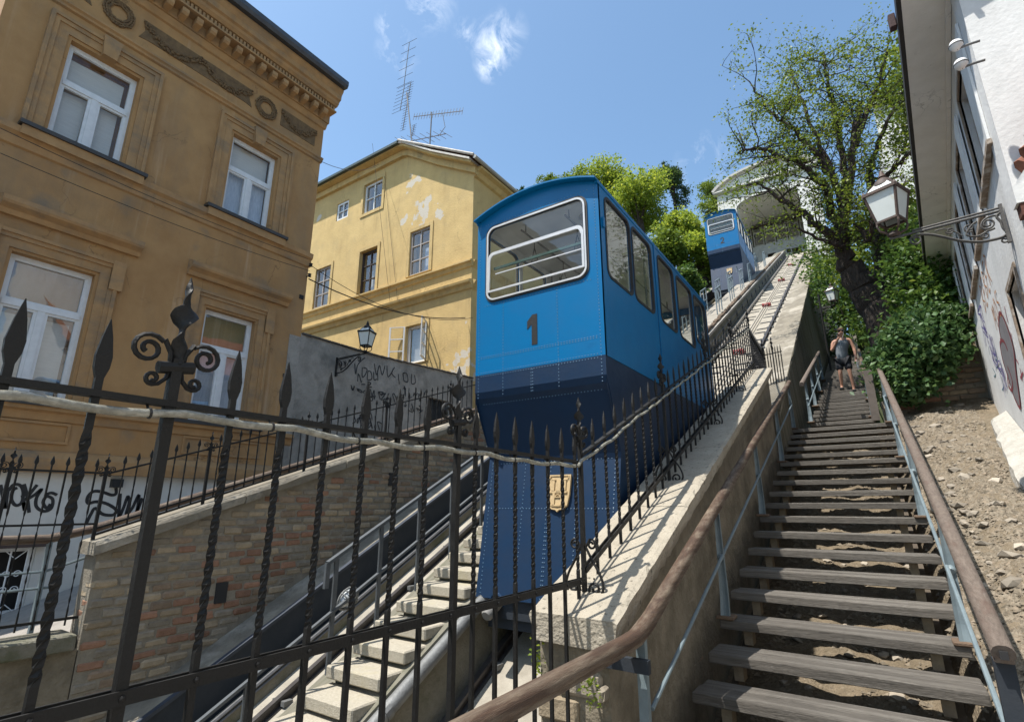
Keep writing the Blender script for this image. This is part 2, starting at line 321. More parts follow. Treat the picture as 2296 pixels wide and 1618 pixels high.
streak = M('streaked_concrete', (.2, .172, .128), (.1, .085, .06), 3, .92, .7, 40, stretch=(1, 2.6, .25), c3=(.07, .072, .04), s3=2.2, st3=(1, 1.7, .2), t3=(.46, .66), bd=.015)
coping = M('coping_stone', (.36, .323, .258), (.275, .243, .193), 5, .88, 1.0, 42, c3=(.1, .088, .068), s3=20, t3=(.58, .66), bd=.014)
mortar = M('mortar', (.26, .235, .19), (.17, .15, .12), 9, .95, .8, 60)
plast = M('old_plaster', (.26, .225, .17), (.17, .145, .105), 5, .95, .9, 26, c3=(.1, .085, .06), s3=1.7, t3=(.45, .7), bd=.02)
bricks = [M('brick_red', (.29, .165, .11), (.21, .115, .075), 14, .9, .7, 60, rnd=.25), M('brick_tan', (.33, .265, .185), (.235, .19, .13), 14, .9, .7, 60, rnd=.22),
          M('brick_grey', (.27, .235, .185), (.19, .165, .13), 14, .9, .7, 60, rnd=.2), M('brick_brown', (.27, .2, .14), (.19, .14, .1), 14, .9, .7, 60, rnd=.22)]
wood = M('weathered_wood', (.18, .162, .14), (.085, .075, .064), 5, .85, 1.0, 30, stretch=(.5, 16, 16), c3=(.26, .24, .21), s3=2.2, st3=(.4, 5, 5), t3=(.48, .72), rnd=.2, bd=.012)
railw = M('handrail_wood', (.085, .05, .032), (.05, .031, .022), 7, .6, .7, 50, stretch=(7, .5, 7), c3=(.19, .15, .11), s3=3.5, st3=(5, .5, 5), t3=(.45, .68), bd=.006)
railg = M('grey_handrail_wood', (.17, .135, .11), (.095, .072, .058), 7, .75, .8, 50, stretch=(9, .5, 9), c3=(.1, .06, .045), s3=3, st3=(5, .4, 5), t3=(.52, .75), bd=.006)
rust = M('rusty_foot', (.15, .1, .065), (.09, .06, .042), 12, .85, .6, 70)
dirt = M('dirt', (.2, .158, .108), (.12, .096, .064), 9, .95, 1.0, 34, c3=(.24, .2, .145), s3=18, t3=(.55, .7), bd=.04)
stonem = M('stone', (.3, .265, .215), (.2, .17, .135), 5, .85, .5, 30, rnd=.35)
white = M('white_plaster', (.66, .65, .61), (.58, .57, .53), 2.5, .85, .35, 30, c3=(.6, .59, .56), s3=.7, t3=(.52, .78), bd=.008)
wpaint = M('white_paint', (.72, .73, .73), (.62, .63, .63), 9, .5, .15, 60)
black = M('black_paint', (.012, .012, .013), (.018, .018, .018), 20, .55, .1)
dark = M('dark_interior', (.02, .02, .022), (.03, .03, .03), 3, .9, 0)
# ---------------------------------------------------------------- ground and terrain
struct(MB().add([(-400, -300, -5), (400, -300, -5), (400, 500, -5), (-400, 500, -5)], [(0, 1, 2, 3)]), 'ground', M('earth', (.12, .1, .07)))
LAND = -1.66
paving = M('paving', (.3, .28, .25), (.22, .2, .18), 5, .9, .5, 60)
struct(MB().box(-1.62, 6, -9, 3.0, -2.4, LAND), 'stair_landing', paving)
def dz(y): return -2.93 + .345 * y
def sheet(xs, ys, fz, jit):
    mb = MB(); n = len(xs)
    for y in ys:
        for x in xs: mb.v.append((x, y, fz(x, y) + random.uniform(-jit, jit)))
    mb.f = [(j * n + i, j * n + i + 1, (j + 1) * n + i + 1, (j + 1) * n + i) for j in range(len(ys) - 1) for i in range(n - 1)]
    return mb
def lin(a, b, n): return [a + (b - a) * i / (n - 1) for i in range(n)]
def wallx(y): return .95 + .08 * y                                   # face of the white house on the right
def dirtz(x, y):                                                     # dirt strip, banked up a little beside the stairs
    k = min(max((x - .42) / .5, 0), 1); return dz(y) - .55 * (1 - min(max((x - .2) / .2, 0), 1)) + .24 * k + .05 * math.sin(3.1 * y + 2 * x) * k + .03 * math.sin(9 * x + 5 * y)  # ground sunk under the treads to keep the gaps in shade
struct(sheet(lin(-1.42, 2.2, 46), lin(2.9, 13.6, 130), dirtz, .022), 'dirt_slope', dirt, True)
struct(sheet(lin(-1.0, 60, 40), lin(13.45, 90, 50), lambda x, y: .2 if y < 13.5 else .3 * (y - 13.4) + 1.5 + (max(x - .3, 0) ** .8) * .75 + math.sin(x * .5) * .2, .1), 'hillside', M('undergrowth', (.045, .06, .02), (.03, .035, .015), 3, .95, .5, 10))
struct(sheet(lin(-70, -6.8, 26), lin(14.2, 120, 40), lambda x, y: min(-3.2 + .52 * y + (-6.8 - x) * .1, 22 + (-6.8 - x) * .05), .15), 'hill', M('hill_grass', (.05, .075, .02), (.035, .05, .015), 3, .95, .5, 10))
struct(sheet(lin(-11.0, -6.72, 6), lin(2.4, 14.0, 20), lambda x, y: -1.75 + .342 * (y - 2.2), .0), 'path', paving)
struct(MB().box(-11, -6.72, -6, 2.45, -2.4, -1.72), 'path_landing', paving)
# ---------------------------------------------------------------- funicular track beds
def run(X0, X1, N0, N1, y0, y1):                                     # a bar running up the slope, square to the track plane
    P = [trk(X0, y0, N0), trk(X1, y0, N0), trk(X1, y0, N1), trk(X0, y0, N1), trk(X0, y1, N0), trk(X1, y1, N0), trk(X1, y1, N1), trk(X0, y1, N1)]
    return P, [(0, 1, 2, 3), (7, 6, 5, 4), (0, 4, 5, 1), (1, 5, 6, 2), (2, 6, 7, 3), (3, 7, 4, 0)]
NR, YT0, YT1 = -3.44, -.5, 47.5
struct(MB().add(*run(-3.5, -1.96, -4.2, NR - .1, YT0, YT1)), 'track_bed', concrete)
struct(MB().add(*run(-6.02, -4.3, -4.2, NR - .1, YT0, YT1)), 'track_bed', concrete)
struct(MB().add([trk(-2.1, 10.9, NR - .1), trk(-1.34, 10.9, NR - .02), trk(-1.34, 47, NR - .02), trk(-2.1, 47, NR - .1), trk(-1.34, 10.9, NR - .5), trk(-1.34, 47, NR - .5), trk(-2.1, 10.9, NR - .5), trk(-2.1, 47, NR - .5)],
       [(0, 1, 2, 3), (1, 4, 5, 2), (0, 6, 4, 1), (3, 2, 5, 7)]), 'track_apron', apron)
def track(X, label, dashes):
    t = thing('railway_track', label, 'railway track', trk(X, 3, NR), 'funicular tracks')
    for s in (-1, 1):
        x = X + s * .6; mb = MB().add(*run(x - .055, x + .055, NR - .1, NR - .085, YT0, 46.6)).add(*run(x - .012, x + .012, NR - .09, NR - .02, YT0, 46.6)).add(*run(x - .032, x + .032, NR - .03, NR, YT0, 46.6))
        mb.build('rail', M('rail_steel', (.09, .085, .085), (.05, .045, .045), 6, .45, .2, 50, metal=.5), t)
    cl = MB()
    for y in lin(1.2, 44, 50):
        for s in (-1, 1):
            for u in (-1, 1):
                c = trk(X + s * .6 + u * .075, y, NR - .08); cl.box(c.x - .03, c.x + .03, c.y - .05, c.y + .05, c.z - .02, c.z + .03)
    cl.build('rail_clips', galv, t, kind='stuff')
    if dashes:
        me = MB().box(-.165, .165, -.06, .06, -.006, .014).mesh('track_dash', black)  # flat black dashes lying on the bed between the rails
        y = 9.0; k = 0
        while y < 44:
            for s in (-1, 1): inst('track_dash', me, trk(X + s * .33, y, NR - .1), t, (AL, 0, 0))
            y += (1.0, .55, 1.0, 1.0, .55)[k % 5]; k += 1
        red = M('red_roller', (.32, .05, .045), (.2, .05, .05), 8, .5)
        rb = MB().box(-.16, .16, -.1, .1, 0, .05).lathe([(.05, -.11), (.08, -.1), (.055, 0), (.08, .1), (.05, .11)], (-.07, 0, .08), 10, (1, 0, 0)).lathe([(.05, -.06), (.08, -.05), (.055, 0), (.08, .05), (.05, .06)], (.1, 0, .08), 10, (1, 0, 0)).mesh('cable_roller', red)
        for y in (15.8, 23.2, 30.7, 38.5): inst('cable_roller', rb, trk(X + .04, y, NR - .1), t, (AL, 0, 0))
    cb = MB()
    for s in (-.045, .045): cb.add(*run(X + s + .04 - .011, X + s + .04 + .011, NR - .02, NR + .002, 8.5, 45))
    cb.build('haulage_cable', M('cable', (.12, .11, .1), None, 8, .6), t)
    return t
track(-2.83, 'right-hand funicular track with red cable rollers, climbing from under car 1', True)
track(-4.9, 'left-hand funicular track, running up under car 2 beside the steel channel', False)
# middle wall with cantilevered step slabs, pipe and railing
NM = -2.8
struct(MB().add([trk(-4.33, YT0, -4), trk(-3.42, YT0, -4), trk(-3.42, 46, -4), trk(-4.33, 46, -4), trk(-4.42, YT0, -3.02), trk(-3.6, YT0, -2.93), trk(-3.6, 46, -2.93), trk(-4.42, 46, -3.02), trk(-5.35, YT0, NR - .08), trk(-5.35, 9.5, NR - .08), trk(-4.42, 9.5, -3.02)],
       [(0, 1, 5, 4), (1, 2, 6, 5), (4, 5, 6, 7), (3, 7, 6, 2), (0, 4, 7, 3), (4, 8, 9, 10)]), 'middle_wall', mossy)
steps = thing('concrete_steps', 'flight of pale concrete slab steps climbing between the two tracks', 'steps', trk(-4, 3, NM))
for i in range(24):
    y = 2.07 + .272 * i; z = -2.09 + .1413 * i + random.uniform(-.006, .006); a = random.uniform(-.012, .012)
    MB().cbox(-4.35 + a, -3.66 + a, y, y + .35, z - .105, z, .012).build('step_slab', slabm, steps)
    MB().box(-4.33, -3.78, y + .1, y + .4, z - .23, z - .106).build('riser_block', mossy, steps)
pipe = tag(MB().tube([trk(-3.53, y, -2.98) for y in lin(-.4, 10, 12)] , .062, 12).build('drain_pipe', galv, None, True), 'grey metal pipe running along the edge of the concrete slab steps', 'pipe')
mb = MB()
for y in lin(.8, 8.5, 7): mb.tube([trk(-3.53, y, -2.98), trk(-3.53, y + .06, -2.98)], .068, 12)
mb.build('pipe_collars', galv, pipe, kind='stuff')
tag(MB().tube([trk(-3.45, y, NR - .02) for y in lin(9, 45, 20)], .07, 8).build('drain_pipe', M('pale_pipe', (.24, .215, .185), None, 5, .8), None, True), 'long pale pipe lying beside the left rail of the upper right-hand track', 'pipe')
sr = thing('step_railing', 'grey steel railing along the left edge of the concrete slab steps', 'railing', trk(-4.3, 3.5, NM))
def zs(y): return -2.09 + .5195 * (y - 2.07)
MB().beam((-4.36, 3.36, zs(3.36) + .9), (-4.36, 8.6, zs(8.6) + .9), .05, .03).beam((-4.36, 3.36, zs(3.36) + .9), (-4.36, 3.36, zs(3.36) + .68), .045, .03, (1, 0, 0)).build('top_rail', gsteel, sr)
MB().beam((-4.36, 2.0, zs(2.0) + .42), (-4.36, 8.6, zs(8.6) + .42), .035, .025).build('mid_rail', gsteel, sr)
pm = MB().beam((0, 0, -.1), (0, 0, .88), .045, .02, (1, 0, 0)).mesh('post', gsteel)
for y in (3.46, 4.0, 4.55, 5.1, 5.7, 6.3, 6.9, 7.5, 8.1): inst('post', pm, (-4.36, y, zs(y)), sr)
pm2 = MB().beam((0, 0, -.1), (0, 0, .42), .045, .02, (1, 0, 0)).mesh('short_post', gsteel)
for y in (2.2, 2.7, 3.2): inst('short_post', pm2, (-4.36, y, zs(y)), sr)
lt = thing('bulkhead_lamp', 'oval caged bulkhead lamp fixed to the railing of the slab steps', 'lamp', trk(-4.4, 3.7, -2.4))
c = atX(778, 1340, -4.42); ax = Vector((0, CA, SA)); mb = MB()
MB().tube([c - ax * .1, c - ax * .085, c - ax * .04, c + ax * .04, c + ax * .085, c + ax * .1], [.01, .045, .062, .062, .045, .01], 12).build('lens', M('milky_glass', (.62, .66, .68), None, 6, .15, 0), lt, True)
cg = MB().tube([c + Vector((.015, 0, 0)) + ax * (.125 * math.cos(t)) + Vector((0, -SA, CA)) * (.085 * math.sin(t)) for t in lin(0, 2 * math.pi, 20)], .011, 6)
for k in (-.05, .0, .05): cg.tube([c + ax * k + Vector((0, -SA, CA)) * (.085 * math.cos(t)) + Vector((.075 * math.sin(t) + .01, 0, 0)) for t in lin(0, math.pi, 9)], .007, 5)
cg.tube([c + ax * (.12 * math.cos(t)) + Vector((.08 * math.sin(t), 0, 0)) for t in lin(0, math.pi, 9)], .007, 5)
cg.build('cage', galv, lt, True)
# steel channel and kerb along the left side of the left track
ch = thing('steel_channel', 'dark blue steel channel plate running along the foot of the old brick wall', 'channel', trk(-6, 3, NR))
MB().add(*run(-6.04, -6.0, NR - .1, -2.97, YT0, 46)).build('channel_plate', dsteel, ch)
MB().add(*run(-6.05, -5.985, -2.985, -2.95, YT0, 46)).build('top_flange', M('blue_edge', (.035, .045, .065), None, 6, .6, 0), ch)
struct(MB().add(*run(-6.5, -6.04, -4.2, -2.955, YT0, 46)), 'kerb', apron)
tag(MB().tube([trk(-5.86, y, NR + .06) for y in lin(0, 20, 12)], .022, 6).tube([trk(-5.84, y, NR + .02) for y in lin(0, 20, 12)], .012, 5).build('cable_conduit', M('conduit', (.13, .13, .135), None, 8, .5), None, True), 'thin dark cable conduit lying between the steel channel and the left rail', 'conduit')
mb = MB().add(*run(-5.98, -5.84, NR - .1, NR + .03, YT0, 46)); struct(mb, 'gutter_curb', mossy)
# upper plank walkway
wk = thing('plank_walkway', 'pale timber plank walkway climbing between the tracks up to the station', 'walkway', trk(-4, 12, NM))
pmesh = [MB().cbox(-.38, .38, -.075, .075, -.03, .0, .006).mesh('plank', M('pale_planks', (.34, .31, .265), (.23, .21, .175), 7, .85, .6, 50, stretch=(.4, 6, 6), rnd=.15)) for _ in range(1)]
pl = []
for i in range(190): inst('plank', pmesh[0], trk(-4.1 + random.uniform(-.012, .012), 9.3 + .165 * i, NM - .02), wk, (AL, 0, random.uniform(-.01, .01)))
lg = MB()
for i in range(200):
    c = trk(-3.69 + random.uniform(-.015, .015), 9.3 + .165 * i, NM - .03 + random.uniform(-.02, .02)); lg.tube([c - Vector((.05, 0, 0)), c + Vector((.07, 0, 0))], .05, 6)
lg.build('log_ends', M('log_ends', (.17, .12, .085), (.1, .075, .055), 8, .9), wk, kind='stuff')
MB().add(*run(-3.63, -3.56, NM - .16, NM - .08, 9, 44)).build('edge_beam', M('edge_beam', (.35, .33, .3), None, 5, .9), wk)
ra = MB()
for k in (NM - .32, NM - .5): ra.tube([trk(-3.52, y, k) for y in lin(9, 45, 12)], .014, 5)
for y in lin(9.5, 44, 26): ra.beam(trk(-3.53, y, NM - .3), trk(-3.53, y, NM - .62), .05, .05, (0, 1, 0))
ra.build('cable_rack', M('rack', (.07, .075, .08), None, 6, .6), wk)
def walk_rail(X, y, label):
    t = thing('walkway_railing', label, 'railing', trk(X, y, NM), 'short railings along the plank walkway')
    for k in (0, .45, .9): p = trk(X, y + k, NM); MB().beam(p, p + Vector((0, 0, .95)), .035, .035, (0, 1, 0)).build('post', steel, t)
    MB().beam(trk(X, y - .02, NM) + Vector((0, 0, .95)), trk(X, y + .92, NM) + Vector((0, 0, .95)), .04, .04).build('top_rail', steel, t)
    MB().beam(trk(X, y, NM) + Vector((0, 0, .5)), trk(X, y + .9, NM) + Vector((0, 0, .5)), .025, .025).build('mid_rail', steel, t)
for i, y in enumerate((16.2, 18.9, 21.6, 24.3, 27.0, 30.0, 33.5)):
    w_ = ('lowest', 'second from the bottom', 'third from the bottom', 'middle', 'third from the top', 'second from the top', 'topmost')[i]
    walk_rail(-4.42, y, 'slanted railing on the left edge of the plank walkway, ' + w_ + ' one')
    walk_rail(-3.85, y - .25 if i else 15.6, 'slanted railing on the right side of the plank walkway, ' + w_ + ' one')
# ---------------------------------------------------------------- brickwork: the nearest 300 bricks are parts, the rest one joined part
def brick_meshes(l, h, d):
    out = []
    for k in range(4):
        mb = MB().cbox(-l / 2, l / 2, -d / 2, d / 2, -h / 2, h / 2, min(h * .2, .014)); rs = random.Random(k)
        mb.v = [(x + rs.uniform(-.012, .012), y + rs.uniform(-.004, .004), z + rs.uniform(-.008, .008)) for x, y, z in mb.v]; out.append(mb)
    return out
def brickwork(parent, fn, inside, u0, u1, v0, v1, l=.25, h=.075, j=.022, d=.05, rot=0, limit=300, colour=None, proud=.012):
    protos = brick_meshes(l, h, d); meshes = [[p.mesh('brick', m) for m in bricks] for p in protos]
    cells = []; v = v0; row = 0
    while v < v1:
        u = u0 - (row % 2) * (l + j) * .5
        while u < u1:
            w = l * random.choice((1, 1, 1, .92, 1.05)); cu = u + w / 2
            if inside(cu - w / 2, cu + w / 2, v - h / 2, v + h / 2): cells.append((cu, v + random.uniform(-.006, .006), w))
            u += w + j
        v += h + j; row += 1
    cells.sort(key=lambda c: fn(c[0], c[1], 0).length)
    rest = MB()
    for i, (u, v, w) in enumerate(cells):
        k = random.randrange(4); p = fn(u, v, proud + random.uniform(-.008, .006) - d / 2); m = colour(u, v) if colour else random.randrange(4)
        if i < limit:
            inst('brick', meshes[k][m], p, parent, (random.uniform(-.02, .02), random.uniform(-.025, .025), rot), (w / l, 1, random.uniform(.85, 1.08)))
        else:
            c, s = math.cos(rot), math.sin(rot); sx = w / l
            rest.add([(p.x + x * sx * c - y * s, p.y + x * sx * s + y * c, p.z + z) for x, y, z in protos[k].v], protos[k].f)
    if rest.v: 
        o = rest.build('brickwork', bricks[1], parent, kind='stuff')
        for m in (bricks[0], bricks[2], bricks[3]): o.data.materials.append(m)
        nf = len(protos[0].f); npoly = len(o.data.polygons)
        idx = np.repeat(RNG.choice([1, 1, 1, 2, 2, 2, 3, 3, 0], size=npoly // nf + 1), nf)[:npoly].astype(np.int32); o.data.polygons.foreach_set('material_index', idx)
V3 = lambda x, y, z: Vector((x, y, z))
# old brick wall on the left, with a sloping stone coping
XB = -6.45
def btop(y): return -.46 + .342 * (y - 2.25)
def bbot(y): return -3.33 + .5195 * y
bw = thing('brick_wall', 'old patched brick wall with a sloping stone coping, left of the tracks', 'wall', (XB, 5, -1))
MB().plate([(2.25, -5), (13.8, 3.6), (13.8, btop(13.8) + .02), (2.25, btop(2.25) + .02)], [], XP(XB - .3), 0, .285).build('mortar_core', mortar, bw)
MB().box(XB - .3, XB - .015, -6, 2.24, -5, -1.3).build('low_wall', plast, bw)
MB().cbox(XB - .36, XB + .05, -6, 2.2, -1.3, -1.16, .012).build('low_coping', mossy, bw)
def bcol(u, v):
    red = math.exp(-((u - 3.9) / 1.1) ** 2 - ((v - (bbot(u) + .6)) / .42) ** 2); grey = min(max((v - bbot(u) - .6) / 1.0, 0), 1)
    q = random.random()
    if q < .05 + .6 * red: return 0
    return random.choice((2, 2, 1, 3)) if random.random() < grey else random.choice((1, 1, 3, 2))
brickwork(bw, lambda u, v, t: V3(XB + t - .012, u, v), lambda a, b, c, d_: a > 2.2 and d_ < btop(a) and d_ < btop(b) and c > bbot(b) - .07 and b < 13.6 and not (3.42 < (a + b) / 2 - .0 < 3.66 and abs((c + d_) / 2 + .98) < .1),
          2.26, 13.6, -2.2, 3.4, .205, .072, .019, .05, math.pi / 2, 300, bcol)
brickwork(bw, lambda u, v, t: V3(u, 2.25 - t + .012, v), lambda a, b, c, d_: a > XB - .31 and b < XB + .02, XB - .3, XB, -1.1, -.5, .13, .072, .019, .05, 0, 40)
for i in range(8):
    a, b = 2.2 + 1.45 * i, 2.2 + 1.45 * (i + 1) - .012; mb = MB(); ys = lin(a, b, 7); n = 6
    for y in ys:
        z = btop(y) + .01; q = lambda: random.uniform(-.008, .008)
        mb.v += [(XB - .36, y, z), (XB + .07 + q(), y, z + q()), (XB + .075 + q(), y, z + .085 + q()), (XB + .055, y, z + .115), (XB - .33, y, z + .125), (XB - .36, y, z + .1)]
    mb.f = [(k * n + e, k * n + (e + 1) % n, (k + 1) * n + (e + 1) % n, (k + 1) * n + e) for k in range(6) for e in range(n)] + [tuple(range(n)), tuple(range(6 * n, 7 * n))]
    mb.build('coping_stone', apron, bw)
# small weep hole openings
MB().box(XB - .1, XB + .008, 3.47, 3.6, -1.08, -.86).box(XB - .1, XB + .008, 6.0, 6.1, .3, .5).build('weep_hole', dark, bw)
# retaining wall with broad stone coping between the right track and the stairs
def ctop(y): return -.65 + .41 * (y - 3.09)
rw = thing('retaining_wall', 'masonry retaining wall under the spiked fence, topped by broad sunlit coping slabs', 'wall', (-1.7, 3.09, -1.6))
MB().plate([(3.16, -4.5), (10.9, -.5), (10.9, ctop(10.9) - .15), (3.16, ctop(3.16) - .15)], [], XP(-1.93), 0, .47).build('plaster_face', plast, rw)
for i in range(5):
    a, b = 3.09 + 1.57 * i, 3.09 + 1.57 * (i + 1) - .012; mb = MB(); ys = lin(a, b, 22); n = 7; rs = random.Random(i)
    for k, y in enumerate(ys):
        z = ctop(y); q = lambda s=.006: rs.uniform(-s, s); e = .02 if i == 0 and k == 0 else 0
        chip = max(0, rs.gauss(-.004, .01)) if i < 3 else abs(q())
        mb.v += [(-1.92, y, z - .16), (-1.4 + q(), y, z - .165 + q(.01)), (-1.375 - chip * 1.5 + q(.012), y + e * .3, z - .09 + q(.008)), (-1.365 - chip, y + q() * .5, z - .012 - chip * .6), (-1.4, y, z + q(.002)), (-1.96 + q(), y, z + q(.002)), (-1.975 + q(), y, z - .02)]
    m = len(ys); mb.f = [(k * n + e, k * n + (e + 1) % n, (k + 1) * n + (e + 1) % n, (k + 1) * n + e) for k in range(m - 1) for e in range(n)] + [tuple(range(n)), tuple(range((m - 1) * n, m * n))]
    mb.build('coping_slab', coping, rw)
brickwork(rw, lambda u, v, t: V3(u, 3.16 - t, v), lambda a, b, c, d_: a > -1.96 and b < -1.42 and d_ < -.84, -1.94, -1.42, -3.0, -.8, .27, .13, .022, .08, 0, 80, lambda u, v: random.choice((1, 2, 2, 3)), .03)
MB().box(-1.5, -1.2, 3.1, 3.14, -.9, -.83).build('iron_strap', dsteel, rw)
brickwork(rw, lambda u, v, t: V3(-1.46 + t, u, v), lambda a, b, c, d_: d_ < ctop(a) - .2 and c > dz(b) - .1 and (random.random() < .3), 3.2, 7.6, -1.9, 1.2, .2, .075, .02, .05, math.pi / 2, 220, lambda u, v: random.choice((2, 2, 3)), -.004)
# inclined outer wall higher up
ow = thing('inclined_wall', 'tall streaked concrete wall carrying the upper track beside the stairs', 'wall', (-1.3, 12, 1))
mb = MB()
for y in lin(10.88, 47.5, 60):
    t = trk(-1.34, y, NR - .03); q = lambda: random.uniform(-.012, .012)
    mb.v += [(-1.9, y, t.z - .12), (-1.335 + q(), y, t.z + q()), (-1.33 + q(), y, t.z - .05), (-1.345, y, t.z - .06), (-1.28 + q(), y, t.z - 1.2), (-1.12, y, t.z - 3.4), (-1.0, y, t.z - 7), (-1.9, y, t.z - 7)]
n = 8; mb.f = [(k * n + e, k * n + (e + 1) % n, (k + 1) * n + (e + 1) % n, (k + 1) * n + e) for k in range(59) for e in range(n)] + [tuple(range(n))]
mb.build('wall_face', streak, ow)
# ---------------------------------------------------------------- wrought-iron fences
def twist_bar(lo, hi, w, t0, t1, pitch=.17, step=.02, tip=.24, leaf=.0195):
    mb = MB(); zs_ = [lo, t0]; z = t0
    while z < t1: z += step; zs_.append(z)
    zs_ += [hi]; ring = []
    for z in zs_:
        a = math.pi / 4 + 2 * math.pi * (min(max(z, t0), t1) - t0) / pitch; r = w * .707
        ring.append([(r * math.cos(a + k * math.pi / 2), r * math.sin(a + k * math.pi / 2), z) for k in range(4)])
    for f, wy, wx in ((.0, w * .5, w * .5), (.3, w * .5, w * .42), (.42, leaf * .9, .008), (.55, leaf, .008), (.78, leaf * .6, .006), (1, .001, .001)):
        z = hi + .005 + tip * f; ring.append([(wx, wy, z), (-wx, wy, z), (-wx, -wy, z), (wx, -wy, z)])
    mb.v = [p for r in ring for p in r]; m = len(ring)
    mb.f = [(i * 4 + k, i * 4 + (k + 1) % 4, (i + 1) * 4 + (k + 1) % 4, (i + 1) * 4 + k) for i in range(m - 1) for k in range(4)] + [(0, 1, 2, 3), (m * 4 - 4, m * 4 - 3, m * 4 - 2, m * 4 - 1)]
    return mb
def spiral(c, r0, r1, a0, turns, n=22, sgn=1):
    return [(c[0] + sgn * (r0 + (r1 - r0) * i / n) * math.cos(a0 + turns * 2 * math.pi * i / n), c[1] + (r0 + (r1 - r0) * i / n) * math.sin(a0 + turns * 2 * math.pi * i / n)) for i in range(n + 1)]
def post_top(zc, s=1.0):
    """collar, scroll pair and twisted flame on a post; zc = collar height; returns three builders in local (x, y, z), scrolls along y"""
    col_ = MB().tube([(0, -.052 * s, zc - .008), (0, .052 * s, zc + .008)], .02 * s, 8)
    sc = MB()
    for g in (-1, 1):
        p = [(.018, .0), (.022, .045), (.045, .085)] + spiral((.087, .045), .05, .012, math.radians(140), -1.55, 22)
        sc.tube([(0, g * a * s, zc + b * s) for a, b in smooth([(*q, 0) for q in p], 1) and p], .0105 * s, 6, True, .7)
        p = [(.016, -.005), (.024, -.04), (.045, -.062)] + spiral((.062, -.045), .022, .008, math.radians(230), 1.2, 14)
        sc.tube([(0, g * a * s, zc + b * s) for a, b in p], .0095 * s, 6, True, .7)
    fl = MB(); n = 8; prof = [(0, .021), (.03, .015), (.055, .026), (.075, .034), (.1, .024), (.118, .013), (.14, .036), (.165, .042), (.185, .034), (.205, .014), (.225, .022), (.245, .026), (.265, .014), (.285, .007), (.305, .001)]
    P = []
    for i in range(57):
        h = .305 * i / 56; k = max(j for j in range(len(prof) - 1) if prof[j][0] <= h + 1e-9); f = (h - prof[k][0]) / (prof[k + 1][0] - prof[k][0]); w = prof[k][1] * (1 - f) + prof[k + 1][1] * f
        P.append((h, w))
    for h, w in P:
        a = h / .305 * math.pi * 2.3 + .3
        for k in range(n):
            t = 2 * math.pi * k / n; x, y = w * math.cos(t), min(w, .012) * .75 * math.sin(t)
            fl.v.append(((x * math.cos(a) - y * math.sin(a)) * s, (x * math.sin(a) + y * math.cos(a)) * s, zc + .01 + h * s))
    m = len(P); fl.f = [(i * n + k, i * n + (k + 1) % n, (i + 1) * n + (k + 1) % n, (i + 1) * n + k) for i in range(m - 1) for k in range(n)] + [tuple(range(n - 1, -1, -1))]
    return col_, sc, fl
XF = -1.7; RB = -.476; RT = .285
barL = twist_bar(-1.15, .73, .0185, .07, .66).mesh('bar', iron)
barS = twist_bar(-.16, .72, .0185, .06, .68, tip=.23).mesh('bar', iron)
pc, ps, pf = [m.mesh(nm, iron, (0, 0, 0), True) for m, nm in zip(post_top(.875, .93), ('collar', 'scroll', 'finial'))]
postL = MB().box(-.013, .013, -.0145, .0145, -1.15, .9).mesh('post', iron)
postS = MB().box(-.013, .013, -.0145, .0145, -.2, .9).mesh('post', iron)
br = MB()
for g in (-1, 1):
    br.tube([(g * a, 0, b) for a, b in spiral((.06, .165), .01, .034, 0, 1.3, 16)[0:] + [(.02, .15)]], .008, 6)
    br.tube(smooth([(g * .018, 0, .15), (g * .06, 0, .07), (g * .115, 0, -.02), (g * .135, 0, -.1), (g * .1, 0, -.165)], 4) + [Vector((g * a, 0, b)) for a, b in spiral((.075, -.11), .05, .012, math.radians(-60), -1.4, 18)], .0085, 6)
brace = br.mesh('brace_scroll', iron, (0, 0, 0), True)
ff = thing('iron_fence', 'big black wrought-iron fence with twisted spiked bars, from the foreground up the stone coping', 'fence', (XF, 3.35, RB))
def post(p, me, with_brace=False):
    inst('post', me, p, ff); inst('collar', pc, p, ff); inst('scroll', ps, p, ff); inst('finial', pf, p, ff)
    if with_brace: inst('brace_scroll', brace, p, ff)
yl = [.70, 2.02]
for y in yl: post((XF, y, RB), postL)
for k in range(-6, 15):
    y = .70 + k * (1.32 / 7.2)
    if k not in (0, 7) and min(abs(y - q) for q in (.70, 2.02)) > .07: inst('bar', barL, (XF, y, RB), ff)
rb = MB().box(XF - .02, XF - .012, -.6, 3.35, RB - .018, RB + .018).box(XF + .012, XF + .02, -.6, 3.35, RB - .018, RB + .018); rb.build('bottom_rail', iron, ff)
MB().box(XF - .018, XF + .018, -.6, 3.35, RT - .006, RT + .012).build('top_rail', iron, ff)
MB().box(XF - .018, XF + .018, -.6, 3.35, RB - 1.12, RB - 1.09).build('foot_rail', iron, ff)
rv = MB()
for k in range(-6, 16): y = .70 + k * .1833; rv.lathe([(.009, 0), (.008, .004), (.003, .007)], (XF + .02, y, RB), 6, (1, 0, 0))
rv.build('rivets', iron, ff, kind='stuff')
def zc_(y): return RB + .41 * (y - 3.35) + .06
pys = [3.35, 5.26, 7.17, 9.05, 10.95]
for i, y in enumerate(pys):
    post((XF, y, zc_(y)), postS, True)
    if i < 4:
        for k in range(1, 9): yy = y + (pys[i + 1] - y) * k / 9; inst('bar', barS, (XF, yy, zc_(yy)), ff, (0, 0, random.uniform(-.2, .2)))
a, b = V3(XF, 3.35, zc_(3.35)), V3(XF, 10.95, zc_(10.95))
for dx in (-.016, .016): MB().beam(a + V3(dx, 0, 0), b + V3(dx, 0, 0), .008, .034).build('bottom_rail', iron, ff)
MB().beam(a + V3(0, 0, .75), b + V3(0, 0, .75), .036, .016).build('top_rail', iron, ff)
